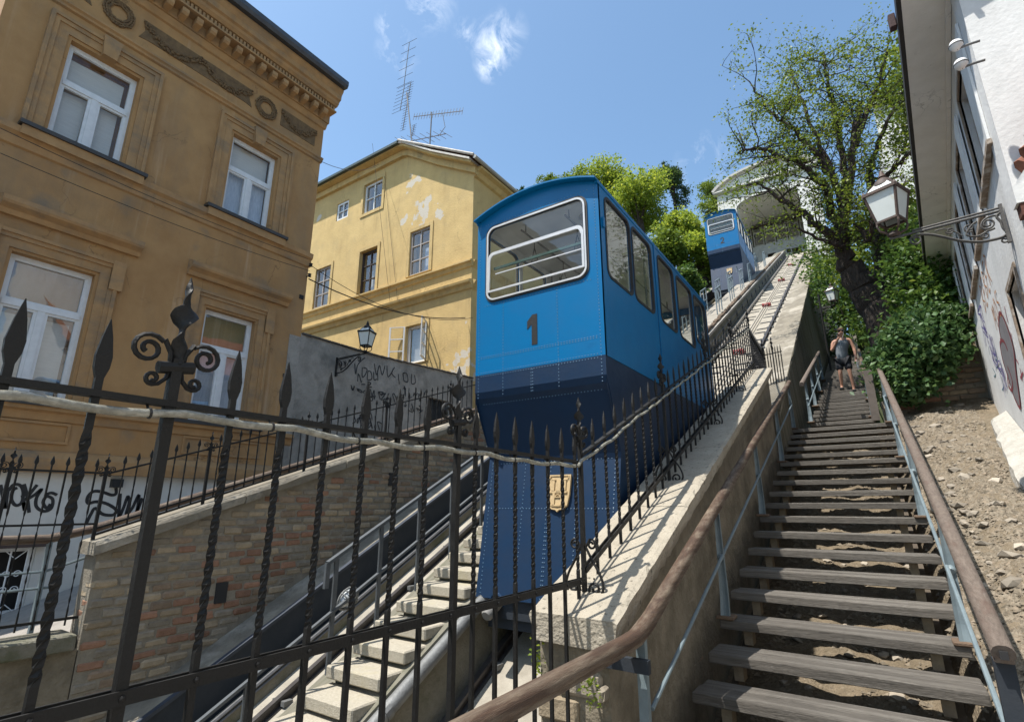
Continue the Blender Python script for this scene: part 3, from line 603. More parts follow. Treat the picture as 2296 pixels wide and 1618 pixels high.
# end section: steps down behind the coping, then closes across to the wall edge
e0, e1, e2 = V3(XF, 10.95, 3.32), V3(XF, 12.42, 3.2), V3(-1.33, 12.5, 3.26)
for p, q, n in ((e0, e1, 12), (e1, e2, 7)):
    MB().beam(p, q, .03, .016).build('top_rail', iron, ff); MB().beam(p - V3(0, 0, .8), q - V3(0, 0, .8), .03, .03).build('bottom_rail', iron, ff)
    for k in range(n): c = p.lerp(q, (k + .5) / n); inst('bar', barS, c - V3(0, 0, .78), ff)
post(e1 - V3(0, 0, .78), postS)
post(e1.lerp(e2, .5) - V3(0, 0, .78), postS)
# rope light tied under the top rail
pts = []; y = -.6
while y < 10.9:
    base = RT - .026 if y < 3.3 else zc_(y) + .75 - .026
    k = (y / .37) % 1; base -= .013 * math.sin(math.pi * k) + .006 * math.sin(y * 5.3); pts.append((XF + .03 + .005 * math.sin(y * 7), y, base)); y += .046 if y < 5 else .1
rl = thing('rope_light', 'clear plastic rope light tied along the top rail of the iron fence', 'rope light', (XF, 1, RT))
MB().tube(pts, .0122, 10).build('tube', M('rope_plastic', (.24, .23, .185), (.13, .125, .1), 45, .14, .4, 60, spec=.8, c3=(.42, .41, .36), s3=26, st3=(1, .35, 1)), rl, True)  # bright streaks in the colour imitate light through clear plastic
mb = MB()
for i in range(3, len(pts) - 2, 8): p = Vector(pts[i]); d = (Vector(pts[i + 1]) - p).normalized(); mb.tube([p - d * .003, p + d * .003], .016, 8); mb.tube([p + V3(-.01, 0, .01), p + V3(-.03, 0, .035)], .004, 4)
mb.build('ties', black, rl, kind='stuff')
# left fence on the brick wall coping
lf = thing('iron_fence', 'thin black iron fence with scroll-topped posts along the coping of the left brick wall', 'fence', (-6.6, 2.25, 0))
XL_ = -6.6
def lfz(y): return .33 if y < 2.25 else .33 + .342 * (y - 2.25)
b1 = twist_bar(-.62, .0, .013, -.5, -.08, tip=.13, step=.06, leaf=.016).mesh('bar', iron); b2 = twist_bar(-1.43, .0, .013, -1.3, -.4, tip=.13, step=.1, leaf=.016).mesh('bar', iron)
q1, q2, q3 = [m.mesh(nm, iron, (0, 0, 0), True) for m, nm in zip(post_top(-.0, .62), ('collar', 'scroll', 'finial'))]
lp1 = MB().box(-.014, .014, -.014, .014, -.68, .02).mesh('post', iron); lp2 = MB().box(-.014, .014, -.014, .014, -1.43, .02).mesh('post', iron)
lposts = [1.49, 2.235, 3.25, 4.55, 6.0, 7.6, 9.2, 10.8]
y = -1.0; 
while y < 10.85:
    if min(abs(y - p) for p in lposts) > .05: inst('bar', b2 if y < 2.2 else b1, (XL_, y, lfz(y)), lf)
    y += .121 if y < 5 else .145
for p in lposts:
    for me in ((lp2 if p < 2.2 else lp1), q1, q2, q3): inst(me.name.split('.')[0], me, (XL_, p, lfz(p)), lf)
for dz_, w in ((0, .02), (-.5, .02), (-1.36, .024)): MB().box(XL_ - .012, XL_ + .012, -2, 2.24, .32 + dz_ - w / 2, .32 + dz_ + w / 2).build('rail', iron, lf)
for dz_ in (-.02, -.56, -.62): MB().beam((XL_, 2.23, lfz(2.23) + dz_), (XL_, 10.85, lfz(10.85) + dz_), .024, .02).build('rail', iron, lf)
# handrail of the hidden steps behind the left wall
lh = thing('stair_railing', 'brown wooden handrail on blue-grey posts behind the left iron fence', 'railing', (-6.85, 2.2, -1))
MB().tube([(-6.85, -2, -.3), (-6.85, 1.95, -.32), (-6.85, 2.3, -.24), (-6.85, 10.5, 2.56)], .045, 10).build('handrail', railw, lh, True)
MB().tube([(-6.85, -2, -.64), (-6.85, 1.98, -.62), (-6.85, 10.5, 2.2)], .014, 6).tube([(-6.85, -2, -.8), (-6.85, 2.1, -.77)], .014, 6).build('rod', steel, lh)
for y in (1.97, 4.6, 7.2):
    z = 0 if y < 2.2 else .342 * (y - 2.2); MB().beam((-6.85, y, -1.72 + z), (-6.85, y, -.33 + z), .05, .035, (0, 1, 0)).tube([(-6.85, y - .0, -1.6 + z), (-6.85, y - .08, -1.57 + z), (-6.85, y - .12, -1.64 + z), (-6.85, y - .08, -1.69 + z)], .016, 6).build('post', steel, lh)
# ---------------------------------------------------------------- staircase
st = thing('staircase', 'long open wooden staircase of grey planks climbing beside the funicular', 'staircase', (-.5, 4, -1.3))
tm = [MB().cbox(-.5, .5, -w / 2, w / 2, -.072, 0, .006).mesh('plank', wood) for w in (.2, .165)]
def tread(y, z, x0, x1):
    for k, (dy, m) in enumerate(((.1, 0), (.295, 1))):
        inst('plank', tm[m], ((x0 + x1) / 2 + random.uniform(-.008, .008), y + dy, z + random.uniform(-.005, .005)), st, (random.uniform(-.012, .012), random.uniform(-.004, .004), random.uniform(-.004, .004)), (x1 - x0, 1, 1))
for i in range(-4, 16): tread(5.13 + .465 * i, -.95 + .163 * i, -1.31, .37)
for j in range(1, 34): tread(12.1 + .465 * j, 1.495 + .154 * j, -1.0, .13)
struts = M('timber_block', (.3, .24, .16), (.18, .14, .1), 9, .85, .6, 50)
for X in (-1.17, .22): MB().beam((X, 3.1, -2.02), (X, 12.5, 1.28), .055, .11).build('stringer', M('stringer_wood', (.1, .08, .06), None, 6, .9), st)
blk = MB().box(-.035, .035, -.06, .06, -.2, -.074).mesh('tread_block', struts)
for i in range(-4, 16):
    for X in (-1.12, .16): inst('tread_block', blk, (X, 5.13 + .465 * i + .18, -.95 + .163 * i), st)
for X in (-.92, .05): MB().beam((X, 12.3, 1.3), (X, 27.5, 6.4), .055, .11).build('stringer', struts, st)
def baluster(h):
    m = MB(); n = 9
    for k in range(n):
        t = k / (n - 1); z = h * t; w = .036 * (1 - t) + .02 * t; d = .026 * (1 - t) + .014 * t; yo = -.035 * max(0, 1 - t * 4) ** 2
        m.v += [(-w, yo - d, z), (-w * .3, yo - d * .55, z), (w * .3, yo - d * .55, z), (w, yo - d, z), (w, yo + d, z), (-w, yo + d, z)]
    m.f = [(k * 6 + e, k * 6 + (e + 1) % 6, (k + 1) * 6 + (e + 1) % 6, (k + 1) * 6 + e) for k in range(n - 1) for e in range(6)] + [tuple(range(6)), tuple(range(6 * n - 6, 6 * n))]
    return m
bal = baluster(.93).mesh('baluster', steel); bbase = MB().cbox(-.075, .075, -.085, .07, 0, .03, .008).mesh('foot_plate', rust); bknot = MB().lathe([(.02, -.035), (.03, -.02), (.034, 0), (.03, .02), (.02, .035)], (0, 0, .5), 10, (0, 1, .35)).mesh('knuckle', steel, (0, 0, 0), True)
def handrail(label, pts, posts, rod, mat, X):
    t = thing('stair_railing', label, 'railing', (X, posts[0][1], posts[0][2]))
    prof = [(-.055, -.045), (-.045, -.052), (.045, -.052), (.055, -.045), (.045, -.03), (.062, -.015), (.064, .012), (.048, .038), (.02, .05), (-.02, .05), (-.048, .038), (-.064, .012), (-.062, -.015), (-.045, -.03)]
    mb = MB(); P = [Vector(p) for p in pts]; n = len(prof)
    for i, p in enumerate(P):
        d = (P[min(i + 1, len(P) - 1)] - P[max(i - 1, 0)]).normalized(); s = d.cross(V3(0, 0, 1)).normalized(); u = s.cross(d)
        for a, b in prof: mb.v.append(p + s * a * .68 + u * b * .82)
    m = len(P); mb.f = [(i * n + k, i * n + (k + 1) % n, (i + 1) * n + (k + 1) % n, (i + 1) * n + k) for i in range(m - 1) for k in range(n)] + [tuple(range(n)), tuple(range((m - 1) * n, m * n))]
    mb.build('handrail', mat, t, True)
    for x, y, z in posts:
        b = inst('baluster', bal, (x, y, z + .02), t); inst('foot_plate', bbase, (x, y, z), t); inst('knuckle', bknot, (x, y, z), t)
    MB().tube(rod, .0135, 8).build('rod', steel, t, True)
    return t
def tz(y): return -.95 + (y - 5.13) * .3505
def hz(y): return -.71 + .352 * (y - 3.24)
pst = [(-1.27, 5.2, -.95), (-1.27, 7.52, -.135), (-1.27, 9.85, .68), (-1.27, 12.15, 1.495)]
hl = handrail('brown wooden handrail left of the stairs, bending level across the foreground',
         [(-1.28, y, -.73) for y in lin(-.6, 3.0, 8)] + [(-1.28, 3.13, -.725), (-1.28, 3.24, -.7), (-1.28, 3.36, hz(3.36))] + [(-1.28, y, hz(y)) for y in lin(3.6, 12.55, 14)],
         pst, [(-1.25, y, tz(y) + .5) for y in lin(3.25, 12.2, 8)], railw, -1.27)
MB().beam((-1.28, 3.22, -1.66), (-1.28, 3.22, -.72), .055, .04, (0, 1, 0)).build('newel_post', steel, hl)
hr = handrail('greyish weathered handrail along the right side of the stairs next to the dirt bank',
         [(.35, y, hz(y) - .0) for y in lin(3.42, 12.9, 16)], [(.34, y, z) for _, y, z in pst], [(.32, y, tz(y) + .5) for y in lin(3.2, 12.2, 8)], railg, .34)
MB().beam((.35, 3.5, -1.68), (.35, 3.5, -.68), .075, .055, (0, 1, 0)).build('newel_post', dsteel, hr)
MB().box(.335, .365, 3.405, 3.43, hz(3.42) - .02, hz(3.42) + .015).build('bolt_recess', dark, hr)
p2 = [(-.98, 12.55, 1.65), (-.98, 14.4, 2.27), (-.98, 16.7, 3.03), (-.98, 19, 3.8)]
handrail('short weathered handrail beside the tall concrete wall on the upper flight', [(-1.0, y, 2.36 + .33 * (y - 11.9)) for y in lin(11.9, 19.5, 8)], p2, [(-.96, y, 1.95 + .33 * (y - 12.2)) for y in lin(12.2, 19.2, 6)], railg, -.98)
handrail('partly hidden handrail on the right of the upper flight, behind the ivy', [(.1, y, 2.45 + .33 * (y - 12.6)) for y in lin(12.6, 20, 8)], [(.1, 12.75, 1.7), (.1, 14.9, 2.4), (.1, 17.3, 3.2)], [(.1, y, 2.0 + .33 * (y - 12.6)) for y in lin(12.6, 19.2, 6)], railw, .1)
tag(MB().beam((.14, 12.5, 1.6), (.14, 12.55, 2.62), .14, .06, (0, 1, 0)).build('post', M('grey_post', (.12, .1, .085), None, 6, .85), None), 'squat dark timber post at the head of the lower flight, beside the ivy', 'post')
tag(MB().beam((.0, 24.5, 5.4), (.05, 24.5, 6.6), .16, .16, (0, 1, 0)).build('post', M('pale_post', (.3, .27, .22), None, 6, .85), None), 'leaning timber post at the top of the upper flight behind the walking man', 'post')
# ---------------------------------------------------------------- funicular cars
blue = M('blue_paint', (.001, .138, .34), (.001, .124, .31), 3, .28, .06, 30, spec=.35, rough2=.4, bd=.01, c3=(.001, .1, .26), s3=2.5, t3=(.62, .8))
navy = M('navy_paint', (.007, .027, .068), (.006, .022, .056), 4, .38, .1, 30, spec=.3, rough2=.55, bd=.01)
rubber = M('rubber', (.03, .028, .028), None, 9, .6, .1)
alu = M('aluminium', (.72, .72, .71), (.6, .6, .6), 8, .32, .05, 40, metal=.35)
lining = M('grey_lining', (.6, .6, .58), (.52, .52, .5), 4, .7, .1)
carglass = glass('car_glass', (.95, .97, .96), 1.0, .03)
tan = M('tan_crest', (.5, .37, .2), (.42, .3, .16), 9, .6, .3, 50)
def make_car(X, Y, Z, label, number):
    t = thing('funicular_car', label, 'funicular car', (X, Y, Z), 'blue funicular cars')
    W = .805; Lc = 4.32; W3 = lambda x, y, z: Vector((X + x, Y + y, Z + z))
    wins = [(.16, .86), (.93, 1.58), (1.84, 2.5), (2.64, 3.4), (3.52, 4.2)]
    holes = [rrect(a, b, .9 if i < 4 else 1.06, 1.84, .1) for i, (a, b) in enumerate(wins)]
    def zr(x): return 1.93 + .17 * (1 - (x / W) ** 2)
    sidefn = lambda s: (lambda a, b, q: W3(s * (W - q), a, b))
    for s in (-1, 1):
        MB().plate(rect(0, Lc, 0, 1.935), holes, sidefn(s), 0, .035).build('side_wall', blue, t)
        MB().plate(rect(.05, Lc - .05, .0, 1.95), [rrect(a - .0, b, h[-1][1] * 0 + (.9 if i < 4 else 1.06), 1.84, .1) for i, ((a, b), h) in enumerate(zip(wins, holes))], sidefn(s), .037, .05).build('lining', lining, t)
        for i, (a, b) in enumerate(wins):
            z0 = .9 if i < 4 else 1.06
            w = MB().plate(rrect(a - .018, b + .018, z0 - .018, 1.858, .11), [rrect(a + .014, b - .014, z0 + .014, 1.826, .09)], sidefn(s), -.008, .02).build('side_window', rubber, t)
            MB().pane(rrect(a + .005, b - .005, z0 + .005, 1.835, .095), sidefn(s), .012).build('pane', carglass, w)
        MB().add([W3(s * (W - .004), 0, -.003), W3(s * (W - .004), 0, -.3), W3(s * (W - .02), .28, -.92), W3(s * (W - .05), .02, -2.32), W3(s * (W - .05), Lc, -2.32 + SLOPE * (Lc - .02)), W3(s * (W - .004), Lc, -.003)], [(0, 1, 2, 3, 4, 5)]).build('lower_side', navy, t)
        for yy in (1.69, 1.76): MB().add(*[([W3(s * (W + .001), yy - .006, 0), W3(s * (W + .001), yy + .006, 0), W3(s * (W + .001), yy + .006, 1.95), W3(s * (W + .001), yy - .006, 1.95)]), [(0, 1, 2, 3)]]).build('door_seam', black, t)
        MB().box(X + s * W - .0 if s > 0 else X - W - .012, X + W + .012 if s > 0 else X - W, Y + 1.7, Y + 1.75, Z, Z + 1.95).build('door_post', blue, t)
        MB().cbox(*((X + W, X + W + .02) if s > 0 else (X - W - .02, X - W)), Y + .07, Y + .11, Z + 1.42, Z + 1.54, .004).build('hinge', blue, t)
        mb = MB().beam(W3(s * (W - .01), -.02, 1.925), W3(s * (W - .01), Lc + .02, 1.925), .035, .03); mb.build('eave_strip', blue, t)
    arc = [(W * math.cos(a) , 1.93 + .17 * math.sin(a)) for a in lin(0, math.pi, 15)]
    fh = rrect(-.64, .64, .88, 1.8, .1)
    for y0, nm in ((0, 'front_wall'), (Lc, 'rear_wall')):
        fn = (lambda a, b, q: W3(a, q, b)) if y0 == 0 else (lambda a, b, q: W3(a, Lc - q, b))
        MB().plate([(-W, 0), (W, 0), (W, 1.93)] + [(W * (1 - 2 * k / 14), zr(W * (1 - 2 * k / 14))) for k in range(1, 14)] + [(-W, 1.93)], [fh], fn, -.002, .035).build(nm, blue, t)
        w = MB().plate(rrect(-.675, .675, .845, 1.835, .13), [rrect(-.635, .635, .885, 1.795, .1)], fn, -.012, .02).build('front_window' if y0 == 0 else 'rear_window', rubber, t)
        if y0 == 0:
            MB().plate(rrect(-.652, .652, .868, 1.812, .112), [rrect(-.632, .632, .888, 1.792, .095)], fn, -.024, -.0125).build('frame', alu, w)
            MB().plate([(-.63, .97)] + [(-.63, 1.38)] + [(-.63 + .075 * (1 - math.cos(a)), 1.38 + .09 * math.sin(a)) for a in lin(.1, math.pi / 2, 5)] + [(.63 - .075 * (1 - math.cos(a)), 1.38 + .09 * math.sin(a)) for a in lin(math.pi / 2, .1, 5)] + [(.63, 1.38), (.63, .97)],
                       [[(-.603, .992), (.603, .992), (.603, 1.36)] + [(.595 - .05 * (1 - math.cos(a)), 1.36 + .072 * math.sin(a)) for a in lin(.1, math.pi / 2, 4)] + [(-.595 + .05 * (1 - math.cos(a)), 1.36 + .072 * math.sin(a)) for a in lin(math.pi / 2, .1, 4)] + [(-.595, 1.36)]], fn, -.03, -.014).build('sash', alu, w)
            MB().beam(W3(-.52, -.02, 1.185), W3(.595, -.02, 1.185), .008, .012).build('sash_bar', alu, w)
            MB().beam(W3(-.6, .06, 1.3), W3(.6, .06, 1.3), .02, .03).build('inner_rail', M('green_rail', (.06, .12, .1), None, 5, .4, 0), w)
        MB().pane(rrect(-.63, .63, .89, 1.79, .1), fn, .008).build('pane', carglass, w)
    for y0, y1, nm in ((-.085, Lc + .1, 'roof'),):
        mb = MB(); n = 17
        for yy in (y0, y1):
            for q in (0, .018):
                for k in range(n): x = (W + .008) * (1 - 2 * k / (n - 1)); mb.v.append(W3(x, yy, 1.932 + .17 * (1 - (x / (W + .008)) ** 2) + q))
        mb.f = [(k, k + 1, 2 * n + k + 1, 2 * n + k) for k in range(n - 1)] + [(n + k, n + k + 1, 3 * n + k + 1, 3 * n + k) for k in range(n - 1)]
        mb.f += [(k, k + 1, n + k + 1, n + k) for k in range(n - 1)] + [(2 * n + k, 2 * n + k + 1, 3 * n + k + 1, 3 * n + k) for k in range(n - 1)] + [(0, n, 3 * n, 2 * n), (n - 1, 2 * n - 1, 4 * n - 1, 3 * n - 1)]
        mb.build(nm, blue, t, True)
    mb = MB()
    for yy in (.02, Lc - .02):
        pass
    MB().add([W3(-W + .04, .04, 1.91), W3(W - .04, .04, 1.91), W3(W - .04, Lc - .04, 1.91), W3(-W + .04, Lc - .04, 1.91)], [(0, 1, 2, 3)]).build('ceiling', lining, t)
    # stepped floor
    mb = MB()
    for k in range(4): mb.box(X - W + .05, X + W - .05, Y + .05 + k * 1.05, Y + .05 + (k + 1) * 1.05, Z + .02 + k * .1, Z + .06 + k * .1)
    mb.build('floor', M('car_floor', (.1, .1, .1), None, 5, .7), t)
    # dark lower body: band, underside and chassis front
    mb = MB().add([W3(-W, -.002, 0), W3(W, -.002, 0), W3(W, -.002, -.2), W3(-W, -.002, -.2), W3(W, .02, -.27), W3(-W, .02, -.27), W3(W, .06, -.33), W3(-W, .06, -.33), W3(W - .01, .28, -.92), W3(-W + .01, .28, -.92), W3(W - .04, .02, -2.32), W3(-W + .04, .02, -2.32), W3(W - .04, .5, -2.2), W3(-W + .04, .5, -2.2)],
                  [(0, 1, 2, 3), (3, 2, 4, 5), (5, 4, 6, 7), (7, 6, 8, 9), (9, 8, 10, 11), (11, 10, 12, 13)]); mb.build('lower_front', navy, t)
    # rivets
    rv = MB(); R8 = .0052
    def riv(p):
        a = R8; rv.add([p + V3(-a, 0, -a), p + V3(a, 0, -a), p + V3(a, 0, a), p + V3(-a, 0, a), p + V3(0, -a * .8, 0)], [(0, 1, 4), (1, 2, 4), (2, 3, 4), (3, 0, 4)])
    for x in (-.42, .28):
        for z in lin(-.25, .8, 30): riv(W3(x, -.003, z))
    for x in (-.055, -.035):
        for z in lin(-.26, -.03, 8): riv(W3(x, -.003, z))
    for z in (.185, .205, -.02, .02):
        for x in lin(-.72, .72, 44): riv(W3(x, -.003, z))
    for x in (-.76, .76):
        for z in lin(-.26, 1.9, 60): riv(W3(x, -.003, z))
    for x in lin(-.68, .68, 36): riv(W3(x, -.003, 1.87)); riv(W3(x, -.003, .82))
    def low(x, f): return W3(x * (1 - .04 * f), .28 - .26 * f - .003, -.92 - 1.4 * f)
    for x in (-.74, -.3, .0, .02, .34, .74):
        for f in lin(.03, .97, 34): riv(low(x, f))
    for f in (.04, .38):
        for x in lin(-.74, .74, 40): riv(low(x, f))
    for x in lin(-.72, .72, 40): riv(W3(x, .06 - .004, -.33))
    rv.build('rivets', M('rivet_blue', (.1, .2, .32), None, 5, .35, 0), t, kind='stuff')
    # crest plate on the chassis front
    P0 = low(.14, .16); u = V3(1, 0, 0); v_ = (low(.14, .1) - low(.14, .4)).normalized(); nn = u.cross(v_); nn = -nn if nn.y > 0 else nn
    fn = lambda a, b, q: P0 + u * a + v_ * b + nn * q
    sh = [(-.135, .02), (.135, .02), (.13, -.18), (.11, -.29), (.06, -.325), (.02, -.33), (0, -.35), (-.02, -.33), (-.06, -.325), (-.11, -.29), (-.13, -.18)]
    pl = MB().plate(sh, [], fn, .004, .022).build('crest_plate', tan, t)
    mb = MB().plate(sh, [[(a * .9, -.155 + (b + .155) * .92) for a, b in sh]], fn, .022, .03)
    for a, b, c, d in ((-.085, -.045, -.14, -.04), (.045, .085, -.14, -.04), (-.025, .025, -.16, -.055), (-.1, .1, -.165, -.145), (-.06, -.035, -.29, -.165), (.035, .06, -.29, -.165), (-.095, -.035, -.035, -.025), (.035, .095, -.035, -.025), (-.1, .1, -.295, -.28)): mb.plate(rect(a, b, c, d), [], fn, .022, .034)
    mb.plate([(.035 * math.cos(a), -.21 + .035 * math.sin(a)) for a in lin(0, math.pi, 9)], [[(.024 * math.cos(a), -.206 + .024 * math.sin(a)) for a in lin(.1, math.pi - .1, 7)]], fn, .022, .034)
    mb.plate([(-.105 + r * math.cos(a), -.005 + r * math.sin(a)) for k, a in enumerate(lin(0, 2 * math.pi, 13)[:-1]) for r in ((.016, .007)[k % 2],)], [], fn, .022, .034)
    mb.plate([(.105 + .015 * math.cos(a), -.005 + .015 * math.sin(a)) for a in lin(-1.9, 1.9, 9)] + [(.105 + .006 + .011 * math.cos(a) - .01, -.005 + .011 * math.sin(a)) for a in lin(1.6, -1.6, 7)], [], fn, .022, .034)
    mb.build('castle_relief', tan, pl)
    for x in (-.5, .5):
        b0 = W3(x, .02, -2.36); dd = V3(0, -CA, -SA); MB().lathe([(.06, 0), (.06, .2), (.045, .22)], b0 - dd * .02, 14, dd).build('buffer', M('buffer_rubber', (.2, .195, .185), None, 6, .6), t, True)
        MB().lathe([(.085, 0), (.085, .04)], b0 - dd * .06, 14, dd).build('buffer_ring', navy, t)
    MB().box(X - .7, X + .7, Y + .06, Y + .5, Z - 2.5, Z - 2.25).build('chassis_beam', dsteel, t)
    MB().add(*[[W3(-.66, .1, -2.6), W3(.66, .1, -2.6), W3(.66, 4.2, -2.6 + 4.1 * SLOPE), W3(-.66, 4.2, -2.6 + 4.1 * SLOPE), W3(-.66, .1, -2.2), W3(.66, .1, -2.2), W3(.66, 4.2, -2.2 + 4.1 * SLOPE), W3(-.66, 4.2, -2.2 + 4.1 * SLOPE)], [(0, 1, 2, 3), (4, 5, 6, 7), (0, 1, 5, 4), (3, 2, 6, 7)]]).build('chassis_frame', dsteel, t)
    wh = MB().lathe([(.2, -.045), (.2, .03), (.235, .03), (.235, .05), (.05, .05)], (0, 0, 0), 18, (1, 0, 0)).mesh('wheel', dsteel, (0, 0, 0), True)
    for s in (-1, 1):
        for yy in (.75, 3.5): inst('wheel', wh, (X + s * .6, Y + yy, trk(0, Y + yy, NR).z + .225), t, (0, 0, 0 if s < 0 else math.pi))
    # straps, hand rails, ceiling lamp
    sm = MB().tube([(0, 0, 0), (-.003, 0, -.1), (-.05, 0, -.28), (.05, 0, -.28), (-.003, 0, -.1)], .006, 5).mesh('strap', rubber)
    for yy in (.5, 1.25, 2.2, 3.1):
        for x in (-.3, .3): inst('strap', sm, (X + x, Y + yy, Z + 1.78), t, (0, 0, random.uniform(-.5, .5)))
    hb = MB()
    for x in (-.3, .3):
        hb.tube([W3(x, .2, 1.79), W3(x, 4.1, 1.79)], .013, 6)
        for yy in (.3, 2.0, 3.8): hb.tube([W3(x, yy, 1.79), W3(x, yy, 1.93)], .01, 5)
    for yy in (1.62, 1.88): hb.tube([W3(-.7, yy, .2), W3(-.7, yy, 1.9)], .015, 6).tube([W3(.7, yy, .2), W3(.7, yy, 1.9)], .015, 6)
    hb.build('grab_rails', galv, t)
    MB().lathe([(.0, 0), (.12, 0), (.1, .03), (.0, .045)], W3(.42, .55, 1.925), 10, (0, 0, -1)).build('ceiling_lamp', M('beige_plastic', (.4, .36, .26), None, 5, .5), t, True)
    fn = lambda a, b, q: W3(a, -.002 - q, b)
    if number == 1:
        MB().plate([(.03, .585), (-.03, .585), (-.098, .515), (-.098, .425), (-.04, .475), (-.04, .24), (.03, .24)], [], fn, .001, .004).build('number', black, t)
    else:
        MB().plate([(-.1, .24), (.1, .24), (.1, .295), (-.005, .295), (.07, .38), (.095, .44), (.09, .52), (.05, .575), (0, .59), (-.055, .575), (-.092, .53), (-.1, .485), (-.045, .475), (-.03, .52), (0, .535), (.03, .515), (.035, .46), (.0, .4), (-.1, .29)], [], fn, .001, .004).build('number', black, t)
    return t
make_car(-2.825, 4.6, 1.42, 'large blue funicular car with a black 1 on its front, nearest the camera', 1)
make_car(-4.895, 26.8, 1.42 + 22.2 * SLOPE, 'distant blue funicular car with a black 2 on its front, just below the upper station', 2)
# ---------------------------------------------------------------- window builder (plane function fn(a, b, t): t > 0 sticks out)
blind = M('pale_blind', (.62, .6, .54), (.55, .53, .48), 3, .9, .2, 20, stretch=(1, 1, 12))
curt = M('net_curtain', (.62, .66, .7), (.42, .46, .52), 5, .9, .3, 12, stretch=(9, 9, 1.2))
pane_m = glass('window_glass', (.86, .88, .9), 1.0, .02, .14); pane_u = glass('upper_window_glass', (.93, .94, .95), 1.0, .02, .05)
def window(parent, fn, a0, a1, b0, b1, frame, depth=.0, layout='t', fw=.05, tr=.62, curtain=None, glassm=None, open_=False):
    """a0..a1 x b0..b1 opening; the frame is set back by depth. layout: t = top light over two leaves, g23 = grid 2 x 3, g22 = grid"""
    d = -depth; w = MB().plate(rect(a0, a1, b0, b1), [rect(a0 + fw, a1 - fw, b0 + fw, b1 - fw)], fn, d - .05, d + .02)
    w = w.build('window', frame, parent); bars = MB(); zt = b0 + (b1 - b0) * tr; am = (a0 + a1) / 2; g = glassm or pane_m
    def pane(x0, x1, z0, z1): MB().pane(rect(x0, x1, z0, z1), fn, d - .03).build('pane', g, w)
    if layout == 't':
        bars.plate(rect(a0 + fw, a1 - fw, zt - .045, zt + .045), [], fn, d - .045, d + .035).plate(rect(am - .05, am + .05, b0 + fw, zt - .046), [], fn, d - .045, d + .028)
        for x0, x1 in ((a0 + fw, am - .05), (am + .05, a1 - fw)): bars.plate(rect(x0, x1, b0 + fw, zt - .046), [rect(x0 + .045, x1 - .045, b0 + fw + .05, zt - .085)], fn, d - .045, d + .012)
        bars.plate(rect(a0 + fw, a1 - fw, zt + .046, b1 - fw), [rect(a0 + fw + .04, a1 - fw - .04, zt + .085, b1 - fw - .04)], fn, d - .045, d + .012)
        pane(a0 + fw, a1 - fw, zt + .05, b1 - fw); pane(a0 + fw, am - .045, b0 + fw, zt - .05); pane(am + .045, a1 - fw, b0 + fw, zt - .05)
    else:
        nx, nz_ = int(layout[1]), int(layout[2])
        for k in range(1, nx): x = a0 + (a1 - a0) * k / nx; bars.plate(rect(x - .025, x + .025, b0 + fw, b1 - fw), [], fn, d - .045, d + .015)
        for k in range(1, nz_): z = b0 + (b1 - b0) * k / nz_; bars.plate(rect(a0 + fw, a1 - fw, z - .02, z + .02), [], fn, d - .044, d + .012)
        for k in range(nx):
            for l in range(nz_): pane(a0 + (a1 - a0) * k / nx + .03, a0 + (a1 - a0) * (k + 1) / nx - .03, b0 + (b1 - b0) * l / nz_ + .03, b0 + (b1 - b0) * (l + 1) / nz_ - .03)
    bars.build('frame', frame, w)
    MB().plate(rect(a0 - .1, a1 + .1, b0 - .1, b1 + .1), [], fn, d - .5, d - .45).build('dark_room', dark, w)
    for m, poly in (curtain or []): MB().plate(poly, [], fn, d - .16, d - .155).build('curtain', m, w)
    return w
# ---------------------------------------------------------------- ochre house on the left
ochre = M('ochre_plaster', (.43, .25, .105), (.345, .19, .077), 1.6, .92, .5, 45, c3=(.23, .165, .1), s3=.8, st3=(1, 1, .4), t3=(.47, .8), bd=.006)
ochre2 = M('ochre_trim', (.44, .262, .117), (.33, .19, .083), 3, .9, .5, 45, c3=(.19, .15, .105), s3=1.8, st3=(1, .5, 1), t3=(.47, .72), bd=.006)
relief = M('dark_relief', (.2, .125, .06), (.11, .07, .037), 9, .9, .8, 60)
zinc = M('zinc_gutter', (.06, .065, .075), (.09, .095, .1), 4, .45, .1, metal=.3)
OX = -11.0; F = XP(OX); Ye = 7.13; Ys = .95
add_spots(ochre, [(0, a - 4, b, r) for a, b, r in ((1.0, 4.95, 1.0), (2.2, 4.95, .9), (3.3, 4.9, .6), (4.8, 4.9, .7), (5.9, 4.95, .8), (2.2, 5.6, .7), (3.2, 5.5, .7), (4.6, 5.6, .6), (5.6, 5.55, .7), (4.0, 1.2, .8), (6.9, 3.2, .8))], (.2, .165, .12), .34, 1.8, .52, .75)
add_streaks(ochre, (.56, .4, .25), .55, .56, .68, 4.0, .22); add_streaks(ochre, (.2, .135, .075), .5, .5, .72, 2.5, .3); add_streaks(ochre2, (.18, .14, .095), .6, .5, .7, 6, .5); add_cracks(ochre)
ob = thing('ochre_house', 'tall ochre house in shade with moulded cornice and four white windows', 'house', (OX, 4, 0))
W1, W2 = (1.87, 2.98), (4.89, 5.99); LZ, UZ = (1.6, 3.96), (6.18, 8.2)
L1, L2 = (1.85, 2.98), (4.9, 5.98)
MB().plate(rect(Ys, Ye, .5, 9.9), [rect(*W1, *UZ), rect(*W2, *UZ), rect(*L1, *LZ), rect(*L2, *LZ)], F, -.45, 0).build('wall', ochre, ob)
MB().box(OX - 9, OX - .45, Ys, Ye, -2.5, 10.6).build('house_body', ochre, ob)
roofm = M('roof_tile', (.25, .1, .06), (.17, .07, .045), 9, .9, .5)
